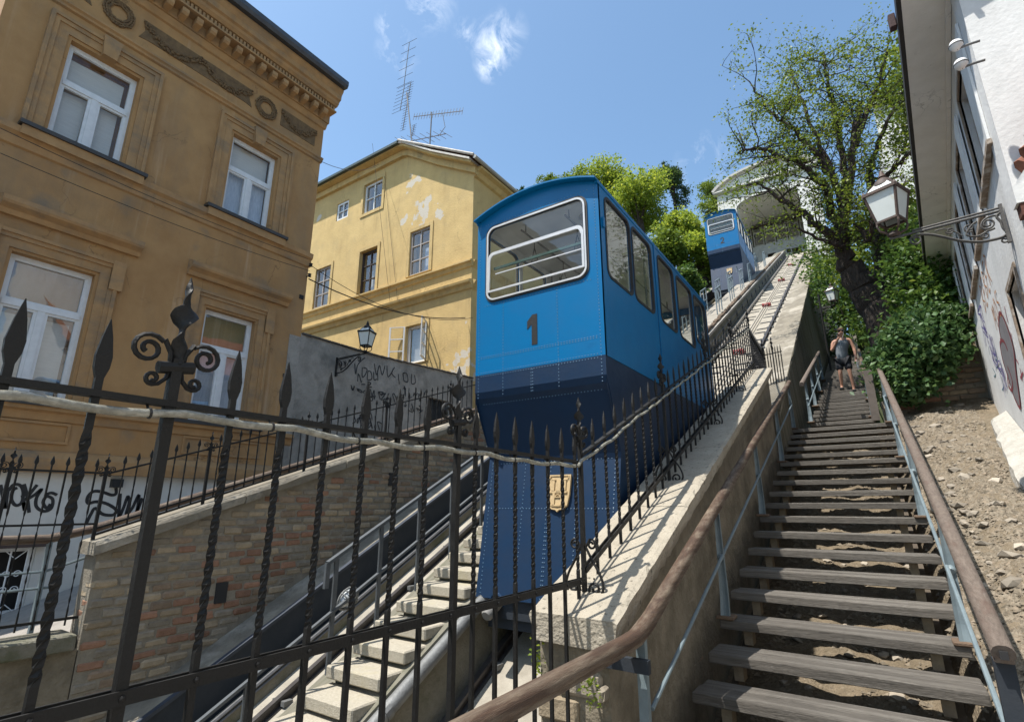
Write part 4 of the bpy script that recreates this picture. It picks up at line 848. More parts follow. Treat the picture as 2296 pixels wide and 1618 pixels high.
MB().add([(OX + .6, Ys - .3, 10.98), (OX + .6, Ye + .1, 10.98), (OX - 4.5, Ye + .1, 13.2), (OX - 4.5, Ys - .3, 13.2), (OX - 9.5, Ye + .1, 10.98), (OX - 9.5, Ys - .3, 10.98)], [(0, 1, 2, 3), (3, 2, 4, 5), (1, 4, 2)]).build('roof', roofm, ob)
def tri_curt(a0, a1, b0, b1, side):
    m = (b1 - b0)
    return [(a0, b1), (a1, b1), (a1, b0 + m * (.12 if side else .2)), ((a0 + a1) / 2, b0 + m * .16), (a0 + (a1 - a0) * (.25 if not side else .05), b0 + m * (.1 if not side else .3)), (a0 + .03, b0 + m * .35)]
cw = lambda *q: [tuple(atX(a * .2359, b * .2359, OX)[1:]) for a, b in q]
window(ob, F, *W1, *UZ, wpaint, .16, 't', tr=.6, curtain=[(blind, cw((690, 470), (1245, 770), (1190, 1000), (640, 700))), (blind, cw((590, 770), (890, 900), (790, 1275), (660, 1300), (590, 1315), (545, 1220), (530, 1100))), (blind, cw((930, 920), (1180, 1050), (1090, 1440), (1040, 1500), (990, 1460), (860, 1320)))], glassm=pane_u)
window(ob, F, *W2, *UZ, wpaint, .16, 't', tr=.6, curtain=[(blind, rect(W2[0] + .08, W2[1] - .08, 7.4, 8.15)), (curt, rect(W2[0] + .06, W2[1] - .06, 6.2, 7.38))], glassm=pane_u)
window(ob, F, *L1, *LZ, wpaint, .16, 't', tr=.66, curtain=[(blind, rect(L1[0] + .1, L1[1] - .12, 1.7, 3.02))])
window(ob, F, *L2, *LZ, wpaint, .16, 't', tr=.66, curtain=[(curt, rect(L2[0] + .1, L2[1] - .1, 1.65, 3.08))])
def arch_frame(a0, a1, b0, b1, w, steps_):
    for k, (i, o, p) in enumerate(steps_):
        MB().plate([(a0 - o, b0), (a0 - o, b1 + o), (a1 + o, b1 + o), (a1 + o, b0), (a1 + i, b0), (a1 + i, b1 + i), (a0 - i, b1 + i), (a0 - i, b0)], [], F, .0, p).build('window_surround', ochre2, ob)
for w in (W1, W2):
    arch_frame(*w, 6.2, 8.2, 0, [(.06, .22, .03), (.22, .3, .055), (.3, .36, .085)])
    m = (w[0] + w[1]) / 2; MB().plate([(m - .11, 8.2), (m + .11, 8.2), (m + .15, 8.62), (m - .15, 8.62)], [], F, 0, .13).build('keystone', ochre2, ob)
    MB().box(OX, OX + .2, w[0] - .37, w[1] + .4, 6.1, 6.17).build('sill', M('sill_sheet', (.06, .055, .05), None, 5, .5), ob)
    MB().box(OX, OX + .16, w[0] - .33, w[1] + .36, 5.93, 6.098).build('sill_mould', ochre2, ob)
for w, h in ((L1, (1.55, 3.55)), (L2, (4.42, 6.68))):
    arch_frame(*w, 1.62, 3.96, 0, [(.05, .2, .03), (.2, .27, .055), (.27, .33, .085)])
    for s, y in ((-1, w[0] - .3), (1, w[1] + .3)): MB().box(OX, OX + .095, y - .1, y + .1, 3.75, 4.3).build('ear_block', ochre2, ob)
    MB().sweep([(0, 4.52), (.07, 4.52), (.1, 4.6), (.2, 4.66), (.22, 4.7), (.22, 4.78), (.02, 4.86), (0, 4.86)], lambda a, b, t: V3(OX + a, t, b), *h).build('window_hood', ochre2, ob)
    MB().box(OX, OX + .17, w[0] - .38, w[1] + .38, 1.53, 1.6).build('sill', M('sill_sheet', None), ob)
S = lambda prof, y0, y1, nm, m: MB().sweep(prof, lambda a, b, t: V3(OX + a, t, b), y0, y1).build(nm, m, ob)
S([(0, 5.72), (.04, 5.74), (.06, 5.9), (.12, 5.95), (.13, 6.06), (.0, 6.12)], Ys, Ye + .02, 'string_course', ochre2)
S([(0, 8.73), (.05, 8.75), (.06, 8.79), (.1, 8.82), (.1, 8.86), (0, 8.88)], Ys, Ye + .02, 'frieze_mould', ochre2)
S([(0, 1.3), (.04, 1.32), (.06, 1.44), (.13, 1.47), (.13, 1.54), (0, 1.58)], Ys, Ye + .02, 'sill_band', ochre2)
S([(0, .5), (.1, .5), (.12, .62), (.12, .72), (.05, .82), (0, .84)], Ys, Ye + .02, 'base_mould', ochre2)
for a, b in ((1.9, 3.06), (4.9, 6.4)):
    MB().plate(rect(a - .04, b + .04, .96, 1.3), [rect(a, b, 1.0, 1.26)], F, 0, .03).build('panel_frame', ochre2, ob)
S([(0, 9.78), (.05, 9.8), (.09, 9.9), (.1, 9.94), (0, 9.94)], Ys, Ye + .03, 'bed_mould', ochre2)
S([(0, 9.94), (.14, 9.945), (.14, 10.18), (0, 10.18)], Ys, Ye + .05, 'modillion_band', ochre2)
mm = MB().sweep([(.0, .0), (.2, .03), (.24, .08), (.24, .17), (.0, .17)], lambda a, b, t: V3(a, t, b), -.065, .065).mesh('modillion', ochre2)
y = Ys + .1
while y < Ye: inst('modillion', mm, (OX + .14, y, 9.96), ob); y += .292
S([(0, 10.18), (.4, 10.18), (.4, 10.22), (.3, 10.24), (.3, 10.38), (0, 10.38)], Ys, Ye + .06, 'dentil_band', ochre2)
dm = MB().box(0, .055, -.024, .024, -.1, 0).mesh('dentil', ochre2); y = Ys + .04
while y < Ye + .05: inst('dentil', dm, (OX + .3, y, 10.36), ob); y += .083
S([(0, 10.38), (.38, 10.38), (.44, 10.44), (.46, 10.5), (.52, 10.53), (.53, 10.66), (.6, 10.76), (.6, 10.82), (0, 10.9)], Ys - .02, Ye + .08, 'corona', ochre2)
S([(.58, 10.84), (.72, 10.82), (.76, 10.9), (.76, 11.02), (.72, 11.04), (.5, 11.06)], Ys - .05, Ye + .1, 'gutter', zinc)
def wreath(y, z, r):
    mb = MB()
    for k in range(26):
        a = 2 * math.pi * k / 26
        for q in range(3): rr = r + (q - 1) * .045 + random.uniform(-.01, .01); c = V3(OX + .025, y + rr * math.cos(a + q * .06), z + rr * math.sin(a + q * .06) * 1.05); mb.lathe([(.005, -.04), (.026, -.012), (.026, .012), (.005, .04)], c, 5, (0, -math.sin(a), math.cos(a)))
    mb.build('wreath', relief, ob, True)
wreath(2.42, 9.32, .21); wreath(5.52, 9.32, .21)
def festoon(y0, y1, z0, z1, ends=True):
    mb = MB(); n = int((y1 - y0) / .028)
    MB().plate([(y0, z1), (y1, z1), (y1, z0), (y0, z0)] if not ends else [(y0 - .03, z1), (y0 + .03, (z0 + z1) / 2), (y0 - .06, z0 + .02), (y0 + .1, z0 + .05), (y1 - .1, z0 + .05), (y1 + .06, z0 + .02), (y1 - .03, (z0 + z1) / 2), (y1 + .03, z1)], [], F, 0, .012).build('festoon_panel', relief, ob)
    for k in range(n):
        f = k / (n - 1); y = y0 + (y1 - y0) * f; zc = z1 - .08 - (z1 - z0 - .2) * math.sin(math.pi * ((f * (2 if y1 - y0 > 1.5 else 1)) % 1)); h = .07
        for q in range(3): c = V3(OX + .03, y + random.uniform(-.015, .015), zc + random.uniform(-h, h)); mb.lathe([(.004, -.03), (.024, -.01), (.024, .01), (.004, .03)], c, 5, (random.uniform(-.3, .3), random.uniform(-1, 1), random.uniform(-1, 1)))
    mb.build('festoon', relief, ob, True, 'stuff')
festoon(2.86, 5.12, 9.08, 9.55); festoon(5.92, 6.9, 9.12, 9.6, False); festoon(1.24, 1.95, 9.1, 9.55)
base = M('white_base', (.6, .59, .55), (.52, .51, .47), 1.5, .9, .3, 30, c3=(.4, .38, .34), s3=.8, t3=(.55, .8))
MB().plate(rect(Ys - 3, Ye - .3, -2.6, .5), [rect(2.2, 3.02, -1.58, -.62)], F, -.4, -.02).build('white_base_wall', base, ob)
MB().plate(rect(Ye - .3, Ye, -2.6, 3.9), [], F, -.3, .012).build('grey_patch', M('grey_render', (.36, .33, .285), (.235, .215, .185), 2.2, .95, .9, 24, c3=(.15, .138, .118), s3=1.2, bd=.02), ob)
gw = MB().plate(rect(2.2, 3.02, -1.58, -.62), [rect(2.26, 2.96, -1.52, -.68)], F, -.14, -.08).build('window', wpaint, ob)
MB().plate(rect(2.2, 3.02, -1.6, -.6), [], F, -.39, -.35).build('dark_room', dark, gw)
gr = MB()
for y in lin(2.32, 2.92, 4): gr.tube([(OX + .02, y, -1.58), (OX + .02, y, -.64)], .011, 5)
for y in (2.45, 2.78):
    for s in (-1, 1):
        for z in (-1.0, -1.22): gr.tube([(OX + .02, y + s * a, z + b) for a, b in spiral((.06, .0), .055, .012, 0, 1.3, 14)], .007, 4)
        gr.tube([(OX + .02, y, -.78), (OX + .02, y + s * .13, -.66)], .007, 4).tube([(OX + .02, y, -1.42), (OX + .02, y + s * .13, -1.54)], .007, 4)
gr.build('grille', wpaint, ob)
MB().box(OX, OX + .12, 2.05, 3.12, -.62, -.55).build('lintel', M('brown_trim', (.07, .05, .045), None, 5, .7), ob)
MB().box(OX - .02, OX + .1, 3.82, 3.98, .3, .44).build('vent_box', black, ob)
MB().box(OX, OX + .02, 6.78, 6.86, 2.85, 2.93).box(OX, OX + .03, Ye - .16, Ye - .06, 4.85, 4.95).build('wall_hole', dark, ob)
gp = M('spray_paint', (.015, .015, .017), (.03, .03, .03), 20, .6, 0); FG = XP(OX - .02)
def graffiti(name, label, strokes, fn, w, mat, t=.004):
    mb = MB()
    for i, sk in enumerate(strokes): mb.stroke(sk, w, fn, t + i * .0004, 6)
    return tag(mb.build(name, mat), label, 'graffiti')
R_ = lambda u, v: tuple(atX(u * .3301, 954 + v * .3301, OX)[1:])
graffiti('graffiti', 'black spray lettering on the white base of the ochre house, left one of two', [[R_(*p) for p in q] for q in (
    [(5, 400), (25, 500), (38, 560), (50, 470), (60, 420)], [(60, 440), (95, 400), (140, 405), (160, 450), (150, 520), (110, 540), (80, 500), (90, 440), (120, 420)], [(155, 470), (170, 575), (160, 520)],
    [(165, 395), (185, 470), (200, 590)], [(255, 400), (215, 450), (180, 500), (235, 470), (285, 430), (250, 490), (250, 550), (300, 580), (350, 560), (360, 500), (320, 480), (295, 520), (320, 560), (345, 530)], [(310, 470), (350, 455), (390, 470)])], FG, .045, gp)
graffiti('graffiti', 'black spray lettering SW on the white base, right of the other tag', [[R_(*p) for p in q] for q in (
    [(790, 420), (790, 460), (760, 470), (700, 450), (640, 445), (600, 480), (600, 525), (660, 515), (730, 530), (790, 570), (770, 605), (700, 600), (650, 560), (620, 600), (590, 660)],
    [(820, 460), (815, 530), (810, 620), (840, 560), (870, 480), (880, 520), (860, 600), (900, 560), (945, 470), (940, 540), (930, 590), (970, 490)])], FG, .05, gp)
# ---------------------------------------------------------------- grey garden wall with graffiti
gwall = thing('garden_wall', 'tall grey rendered wall covered in black scribbles, between the ochre and yellow houses', 'wall', (OX, 10, 0))
greyr = MATS['grey_render']
P_ = [(Ye, -2.5), (13.8, -2.5), (13.8, 4.2), (12.4, 4.14), (11.4, 4.1), (10.4, 4.03), (9.6, 4.0), (8.8, 3.97), (8.0, 3.98), (Ye, 4.0)]
MB().plate(P_, [rect(11.6, 12.6, 2.3, 3.2)], XP(OX), -.3, 0).build('wall_face', greyr, gwall)
gg = MB().plate(rect(11.6, 12.6, 2.3, 3.2), [], XP(OX), -.2, -.15).build('dark_opening', dark, gwall); mb = MB()
for y in lin(11.7, 12.5, 6): mb.tube([(OX - .03, y, 2.3), (OX - .03, y, 3.2)], .012, 5)
mb.build('grille', iron, gg)
mb = MB()
for k in range(24): y = Ye + .02 + k * .277; z = 3.98 + max(0, y - 9.4) * .05; mb.cbox(OX - .34, OX + .05, y, y + .265, z + .0 + random.uniform(-.01, .01), z + .045, .012)
mb.build('capping', M('dark_capping', (.1, .09, .08), None, 5, .9), gwall)
Cy = lambda u, v: tuple(atX(648.8 + .4244 * u, 267.2 + .4244 * v, OX)[1:])
def scrib(y0, y1, z0, z1, n, seed):
    rs = random.Random(seed); out = []
    for k in range(n):
        y = y0 + (y1 - y0) * (k + rs.uniform(0, .5)) / n; h = z1 - z0; w = (y1 - y0) / n
        out.append([(y + rs.uniform(-.2, 1.1) * w, z0 + rs.uniform(0, 1) * h) for _ in range(rs.choice((3, 4, 5)))])
    return out
graffiti('graffiti', 'upper block of black tag letters near the lamp bracket on the grey wall', [[Cy(*p) for p in q] for q in (
    [(345, 1290), (350, 1345), (360, 1300), (385, 1270), (400, 1260)], [(385, 1310), (385, 1360), (400, 1350), (410, 1320), (390, 1312)], [(360, 1385), (365, 1345), (380, 1390)], [(415, 1330), (412, 1375), (435, 1370), (430, 1335), (415, 1330)],
    [(445, 1335), (447, 1375), (462, 1372)], [(465, 1325), (467, 1380)], [(380, 1400), (400, 1400)], [(448, 1290), (460, 1350), (475, 1300), (490, 1350), (505, 1300)], [(515, 1300), (520, 1360), (545, 1330)], [(555, 1310), (540, 1340), (560, 1365)],
    [(575, 1345), (580, 1400)], [(600, 1340), (605, 1380), (625, 1385), (620, 1345), (600, 1340)], [(645, 1345), (645, 1395), (665, 1390), (660, 1350)], [(410, 1385), (430, 1395), (415, 1410), (435, 1415)])], XP(OX), .03, gp)
graffiti('graffiti', 'middle row of thin black scribbles on the grey wall, behind the fence spikes', scrib(8.7, 10.3, 2.7, 3.05, 9, 3), XP(OX), .03, gp)
graffiti('graffiti', 'thin dark tag on the grey wall beside the barred opening', scrib(10.5, 11.5, 3.0, 3.4, 8, 5) + scrib(10.4, 11.4, 2.6, 2.9, 6, 8), XP(OX), .025, gp)
graffiti('graffiti', 'round black tag low on the grey wall just above the coping', [[(9.3 + .2 * math.cos(a) * k, 2.2 + .25 * math.sin(a)) for a in lin(0, 6, 12)] for k in (1, .6)] + scrib(8.8, 9.8, 1.95, 2.4, 6, 9), XP(OX), .03, gp)
# ---------------------------------------------------------------- yellow house
yel = M('yellow_plaster', (.56, .4, .175), (.47, .33, .14), 1.4, .93, .5, 40, c3=(.5, .4, .2), s3=.7, t3=(.5, .8), bd=.008)
ytrim = M('yellow_trim', (.58, .42, .185), (.45, .32, .135), 3, .9, .4, 45, c3=(.3, .24, .15), s3=2, t3=(.55, .8), bd=.006)
YY = 13.8; G = YP(YY)
yh = thing('yellow_house', 'sunlit yellow house with flaking plaster, bracketed eaves and old casement windows', 'house', (-15, YY, 5))
OY = V3(-15, YY, 5)
def spot(px, py, r): p = atY(px, py, YY) - OY; return (p.x, p.y, p.z, r)
yel2 = M('flaking_plaster', (.59, .425, .185), (.49, .345, .145), 1.2, .93, .8, 16, c3=(.42, .31, .15), s3=1.1, t3=(.5, .8), bd=.012)
add_spots(yel2, [spot(945, 475, 1.0), spot(925, 410, .7), spot(955, 455, .8), spot(985, 475, .6), spot(903, 493, .5), spot(1030, 830, 1.0), spot(1045, 790, .5), spot(716, 487, .35), spot(1046, 720, .35)], (.52, .47, .39), .42, 2.6, .5, .525)
wall = [(-21.5, -1), (-11.16, -1), (-11.16, 12.5), (-13.0, 13.65), (-14.8, 14.85), (-15.1, 14.95), (-21.5, 14.95)]
wins = dict(A=(-17.58, -16.36, 12.72, 14.2), B=(-19.5, -18.65, 12.98, 13.9), Cc=(-14.4, -13.32, 8.85, 10.8), Dd=(-17.5, -16.38, 8.77, 10.8), E=(-20.6, -19.5, 8.78, 10.75), Ff=(-14.35, -13.3, 5.18, 6.7))
MB().plate(wall, [rect(*w) for w in wins.values()], G, -.4, 0).build('wall', yel2, yh)
MB().plate([(YY + .4, -1), (24, -1), (24, 12.5), (YY + .4, 12.5)], [], XP(-11.16), -.35, .0).build('side_wall', yel, yh)
MB().box(-21.5, -11.6, YY + .5, 24, -1, 12.4).build('house_body', yel, yh)
S2 = lambda prof, nm, m, x0=-21.5, x1=-11.1: MB().sweep(prof, lambda a, b, t: V3(t, YY - a, b), x0, x1).build(nm, m, yh)
S2([(0, 8.42), (.05, 8.45), (.09, 8.58), (.16, 8.62), (.16, 8.68), (0, 8.72)], 'string_course', ytrim)
S2([(0, 7.55), (.06, 7.58), (.1, 7.72), (.2, 7.78), (.22, 7.86), (0, 7.95)], 'string_course', ytrim)
MB().sweep([(0, 8.42), (.09, 8.58), (.16, 8.68), (0, 8.72)], lambda a, b, t: V3(-11.16 + a, t, b), YY, 24).sweep([(0, 7.55), (.1, 7.72), (.22, 7.86), (0, 7.95)], lambda a, b, t: V3(-11.16 + a, t, b), YY, 24).build('side_string_course', ytrim, yh)
greywin = M('grey_window_paint', (.4, .36, .33), (.3, .27, .25), 9, .7, .2); brownwin = M('brown_window', (.06, .045, .04), None, 6, .7, .2)
window(yh, G, *wins['A'], wpaint, .1, 'g22', .09); window(yh, G, *wins['B'], wpaint, .06, 'g22', .1)
window(yh, G, *wins['Cc'], greywin, .06, 'g23', .07, curtain=[(curt, rect(-13.75, -13.4, 8.9, 10.0))]); window(yh, G, *wins['Dd'], brownwin, .16, 'g23', .09, curtain=[(blind, rect(-17.0, -16.9, 8.8, 9.9)), (blind, rect(-16.6, -16.5, 8.8, 10.2))]); window(yh, G, *wins['E'], greywin, .06, 'g23', .07)
wf = window(yh, G, *wins['Ff'], wpaint, .12, 'g11', .1, curtain=[(M('slat_blind', (.5, .5, .48), (.3, .3, .29), 2, .7, .6, 3, stretch=(.1, .1, 20)), rect(-14.3, -13.35, 5.2, 6.68))])
for x0, ang in ((-14.38, 205), (-13.28, -62)):                       # two casements swung open
    a = math.radians(ang); u = V3(math.cos(a), math.sin(a) if ang < 90 else -abs(math.sin(a)), 0)
    fn = lambda p, q, t, x0=x0, u=u: V3(x0, YY - .02, 0) + u * p + V3(0, 0, q) + u.cross(V3(0, 0, 1)) * t
    c = MB().plate(rect(.02, .66, 5.2, 6.72), [rect(.08, .6, 5.26 + k * .49, 5.26 + k * .49 + .45) for k in range(3)], fn, -.02, .02).build('open_casement', wpaint, yh)
    MB().pane(rect(.07, .61, 5.25, 6.67), fn, 0).build('pane', carglass, c)
for k in ('A', 'Cc', 'Dd', 'E', 'Ff'):
    w = wins[k]; MB().plate(rect(w[0] - .16, w[1] + .16, w[2] - (.02 if k != 'A' else .16), w[3] + .16), [rect(w[0] - .01, w[1] + .01, w[2] - .01, w[3] + .01)], G, 0, .035).build('window_surround', ytrim, yh)
add_streaks(yel2, (.33, .23, .1), .5, .5, .7, 3.5, .25); add_streaks(ytrim, (.2, .15, .08), .55, .5, .7, 5, .6); add_cracks(yel2, .5, .01, (.2, .14, .06), .5); add_streaks(MATS['grey_render'], (.1, .095, .08), .6, .5, .7, 2.5, .3)
def eave(pts, nm, m, o0, o1, h0, h1):
    mb = MB(); n = len(pts)
    for x, z in pts: mb.v += [(x, YY - o0, z + h0), (x, YY - o1, z + h0 + .02), (x, YY - o1, z + h1), (x, YY + .3, z + h1)]
    mb.f = [(i * 4 + k, i * 4 + (k + 1) % 4, i * 4 + 4 + (k + 1) % 4, i * 4 + 4 + k) for i in range(n - 1) for k in range(4)] + [(0, 1, 2, 3), (n * 4 - 4, n * 4 - 3, n * 4 - 2, n * 4 - 1)]
    return mb.build(nm, m, yh)
line = [(-21.8, 14.95), (-15.05, 14.95), (-14.75, 14.85), (-13.0, 13.68), (-11.0, 12.5)]
eave(line, 'eave_cove', ytrim, -.02, .14, -.28, .02); eave(line, 'eave_soffit', ytrim, 0, .42, .02, .12); eave(line[1:], 'verge', M('mortar_verge', (.62, .58, .52), None, 6, .9, .6, 20), .1, .5, .12, .22)
MB().beam((-21.8, YY - .5, 15.1), (-15.0, YY - .5, 15.1), .14, .12).build('gutter', M('green_gutter', (.05, .07, .06), None, 5, .5), yh)
MB().lathe([(.02, -.12), (.14, -.05), (.16, .05), (.08, .16)], (-15.0, YY - .35, 15.18), 8).build('gutter_end', black, yh)
MB().add([(-15.0, YY - .5, 15.2), (-10.75, YY - .5, 12.72), (-10.75, 24, 12.72), (-15.0, 24, 15.2)], [(0, 1, 2, 3)]).add([(-15, YY - .5, 15.19), (-15, 24, 15.19), (-21.8, 24, 15.4), (-21.8, YY - .5, 15.1)], [(0, 1, 2, 3)]).build('roof', roofm, yh)
tl = MB()
for k in range(26): x = -15.0 + 4.2 * k / 26; z = 15.22 - 2.47 * k / 26; tl.tube([(x, YY - .5, z), (x + .16, YY - .5, z - .09)], .055, 6)
tl.build('verge_tiles', M('pale_tiles', (.6, .56, .5), (.4, .35, .3), 5, .9), yh)
MB().sweep([(0, 12.2), (.1, 12.24), (.2, 12.4), (.36, 12.46), (.36, 12.56), (0, 12.6)], lambda a, b, t: V3(-11.16 + a, t, b), YY, 24).build('side_cornice', ytrim, yh)
MB().tube([(-10.74, YY - .5, 12.64), (-10.74, 24, 12.64)], .075, 10).build('gutter', M('pale_gutter', (.4, .39, .36), None, 5, .5), yh, True)

MB_n = MB().box(-24, -11.1, -28, -4.5, -5, 11).box(-24, -10.7, -28.3, -4.4, 11, 11.4)  # house mass out of view, added to block low sky light
tag(MB_n.build('fill_block_house', M('beige_plaster', (.4, .34, .26), None, 2, .9), None), 'unseen beige house mass beside the ochre house, added to cut sky fill', 'house')
# ---------------------------------------------------------------- upper station
YS = 46.8; FS = YP(YS)
stn = thing('upper_station', 'white upper station with a rounded pediment and a wide arch over both tracks', 'station', (-4.5, YS, 22))
arc = [(-4.53 + 2.5 * math.cos(a), 26.1 + .85 * math.sin(a)) for a in lin(0, math.pi, 17)]
MB().plate([(-8.55, 12), (-8.55, 27.9), (-.5, 27.9), (-.5, 12), (-2.03, 12)] + arc + [(-7.03, 12)], [], FS, -.6, 0).build('front_wall', white, stn)
ped = [(-4.53 + 4.3 * math.sin(a), 28.2 + 1.5 * (math.cos(a) - math.cos(1.15)) / (1 - math.cos(1.15))) for a in lin(-1.15, 1.15, 21)]
ped = [(-4.53 + (x + 4.53) / math.sin(1.15), z) for x, z in ped]
MB().plate(ped, [[(-4.53 + .14 * math.cos(a), 28.72 + .14 * math.sin(a)) for a in lin(0, 2 * math.pi, 13)[:-1]]], FS, -.3, -.02).build('pediment', white, stn)
MB().plate([(-4.53 + .16 * math.cos(a), 28.72 + .16 * math.sin(a)) for a in lin(0, 2 * math.pi, 13)[:-1]], [], FS, -.25, -.2).build('oculus', M('grey_grille', (.12, .12, .12), None, 5), stn)
trim = M('grey_trim', (.5, .48, .44), (.4, .38, .35), 4, .85)
MB().plate([(-4.53 + (x + 4.53) * 1.03, z + .16) for x, z in ped] + list(reversed([(-4.53 + (x + 4.53) * .99, z - .04) for x, z in ped])), [], FS, -.3, .35).build('pediment_cornice', trim, stn)
MB().sweep([(0, 27.86), (.1, 27.9), (.3, 28.0), (.34, 28.1), (.3, 28.2), (-.3, 28.2), (-.3, 27.86)], lambda a, b, t: V3(t, YS - a, b), -8.85, -.2).build('cornice', trim, stn)
for k in range(8):
    for x in (-8.6, -1.0): MB().cbox(x, x + .55, YS - .04, YS + .1, 22.1 + .7 * k, 22.7 + .7 * k, .02).build('quoin', white, stn)
vault = MB(); n = len(arc)
for yy in (YS + .6, 52): vault.v += [V3(x, yy, z) for x, z in arc]
vault.f = [(i, i + 1, n + i + 1, n + i) for i in range(n - 1)]; vault.build('vault', M('cream_vault', (.8, .76, .68), (.72, .68, .6), 2, .9), stn)
wi = M('cream_wall', (.76, .73, .66), None, 3, .9)
MB().box(-7.4, -7.03, YS + .6, 52, 15, 27).build('inner_wall', wi, stn); MB().box(-2.03, -1.7, YS + .6, 52, 15, 27).build('inner_wall', wi, stn)
FB = YP(52)
MB().plate(rect(-7.4, -1.7, 20, 24.3), [rect(-3.95, -3.6, 22.95, 23.35), rect(-3.5, -2.7, 22.4, 23.3), rect(-2.6, -2.3, 22.95, 23.35), rect(-5.6, -4.9, 22.4, 23.3)], FB, -.2, 0).build('back_panel', M('panel_white', (.62, .62, .6), None, 3, .8), stn)
MB().plate(rect(-7.4, -1.7, 20, 28), [], YP(52.6), -.1, 0).build('back_wall', M('brown_back', (.2, .165, .13), None, 2, .8), stn)
for a in lin(-7.2, -2.1, 6):
    w = MB().plate(rect(a - .45, a + .45, 24.3, 26.9), [rect(a - .38, a + .38, 24.42, 25.7), rect(a - .38, a + .38, 25.85, 26.8)], FB, -.1, .02).build('window', trim, stn); MB().plate(rect(a - .38, a + .38, 24.4, 26.8), [], FB, -.06, -.05).build('pane', pane_m, w)
MB().beam((-7.1, 51.9, 26.35), (-1.9, 51.9, 26.35), .12, .12).build('dark_beam', M('brown_beam', (.1, .07, .05), None, 4), stn)
MB().box(-8.5, -.55, YS + .6, 60, 12, 27.8).box(-8.5, -7.4, YS + .3, 53, 12, 27.8)
for x0, x1 in ((-8.5, -7.4), (-1.7, -.55)): MB().box(x0, x1, YS + .6, 58, 12, 27.8).build('side_block', white, stn)
MB().box(-8.6, -.5, YS + .3, 58, 27.8, 28.2).build('roof', trim, stn)
# ---------------------------------------------------------------- white house on the right
def FWt(y, z, t): return V3(wallx(y) - t, y, z)
def atW(px, py): d = D(px, py); p = d * (.95 / (d.x - .08 * d.y)); return (p.y, p.z)
wh = thing('white_house', 'white house at the right edge with deep eaves, weathered windows and graffiti on its wall', 'house', (1.45, 6.22, 0))
hw = M('white_house_wall', (.7, .7, .69), (.58, .58, .57), 2.2, .9, .5, 26, c3=(.5, .51, .5), s3=1.1, st3=(1, 1, .5), t3=(.52, .8), bd=.008)
UW = [(6.98, 7.9), (8.75, 9.75), (10.7, 11.7), (12.7, 13.7), (14.7, 15.6)]; U0, U1 = 3.6, 5.0; LW = (7.2, 8.0); L0, L1_ = 1.25, 2.4
MB().plate(rect(6.22, 16.9, -2, 5.5), [rect(a, b, U0, U1) for a, b in UW] + [rect(*LW, L0, L1_)], FWt, -.3, 0).build('wall', hw, wh)
MB().plate([(-14, -2), (6.2, -2), (6.2, 2.9), (-14, 2.9)], [], lambda a, b, t: V3(max(wallx(a), 1.1 + .06 * a if a > 4 else 3.2) - t, a, b) if a > 4 else V3(3.4 - t, a, b), -.3, -.0).build('wing_wall', hw, wh)
MB().box(3.5, 9, -16, 4.2, -2, 8.5).build('wing_body', hw, wh)
MB().plate(rect(-9, -7.8, 3, 5), [], lambda a, b, t: V3(3.5 - t, a, b), 0, .05).plate(rect(-5, -3.8, 3, 5), [], lambda a, b, t: V3(3.5 - t, a, b), 0, .05).plate(rect(-1, .2, 3, 5), [], lambda a, b, t: V3(3.5 - t, a, b), 0, .05).build('dark_windows', dark, wh)
MB().plate(rect(1.45, 9, -2, 12), [], lambda a, b, t: V3(a, 6.22 - .08 * (a - 1.45) - t, b), -.3, 0).build('gable_wall', hw, wh)
MB().box(2.6, 9, 6.8, 16.9, -2, 5.4).build('house_body', hw, wh)
fwood = M('flaky_window_wood', (.33, .26, .2), (.2, .15, .11), 8, .85, .7, 40, c3=(.55, .53, .5), s3=5, t3=(.5, .65))
for a, b, c, d_ in [(a, b, U0, U1) for a, b in UW] + [(*LW, L0, L1_)]:
    w = window(wh, FWt, a, b, c, d_, fwood, .1, 'g23', .06); MB().plate(rect(a - .07, b + .07, c - .06, d_ + .06), [rect(a, b, c, d_)], FWt, -.02, .02).build('frame', fwood, w)
    MB().plate(rect(a - .1, b + .1, c - .09, c - .03), [], FWt, 0, .06).build('sill', fwood, w)
    if c == U0: 
        s = MB().plate(rect(a - .52, a - .09, c - .04, d_ + .03), [], FWt, .02, .045); s.build('shutter', wpaint, w)
        MB().plate(rect(a - .55, a - .06, c - .1, c - .045), [], FWt, .015, .06).build('shutter_foot', fwood, w)
soff = M('soffit_plaster', (.78, .75, .7), (.68, .65, .6), 3, .9, .4, 40, c3=(.3, .28, .26), s3=6, t3=(.62, .72))
add_streaks(hw, (.45, .44, .42), .5, .5, .7, 3, .4); add_cracks(soff, 1.2, .01, (.2, .18, .16), .6)
mb = MB()
mb.v = [FWt(y, z, t) for y in lin(6.0, 17.2, 2) for t, z in ((-.25, 5.5), (.44, 5.5), (.44, 5.56), (-.25, 5.56))]; mb.f = [(0, 1, 5, 4), (1, 2, 6, 5), (2, 3, 7, 6), (3, 0, 4, 7), (0, 1, 2, 3), (4, 5, 6, 7)]; mb.build('soffit', soff, wh)
MB().beam(FWt(5.98, 5.47, .03), FWt(17.2, 5.47, .03), .05, .05).build('soffit_mould', soff, wh)
MB().beam(FWt(5.95, 5.6, .462), FWt(17.3, 5.6, .462), .05, .19).build('fascia', M('dark_fascia', (.03, .025, .025), None, 5, .6), wh)
MB().add([FWt(5.9, 5.7, .48), FWt(17.3, 5.7, .48), FWt(17.3, 8.8, -4.5), FWt(5.9, 8.8, -4.5)], [(0, 1, 2, 3)]).build('roof', roofm, wh)
MB().cbox(.93, 1.0, 6.75, 6.85, 5.55, 5.75, .01).build('alarm_box', M('dark_box', (.06, .03, .03), None, 5), wh)
tls = MB()
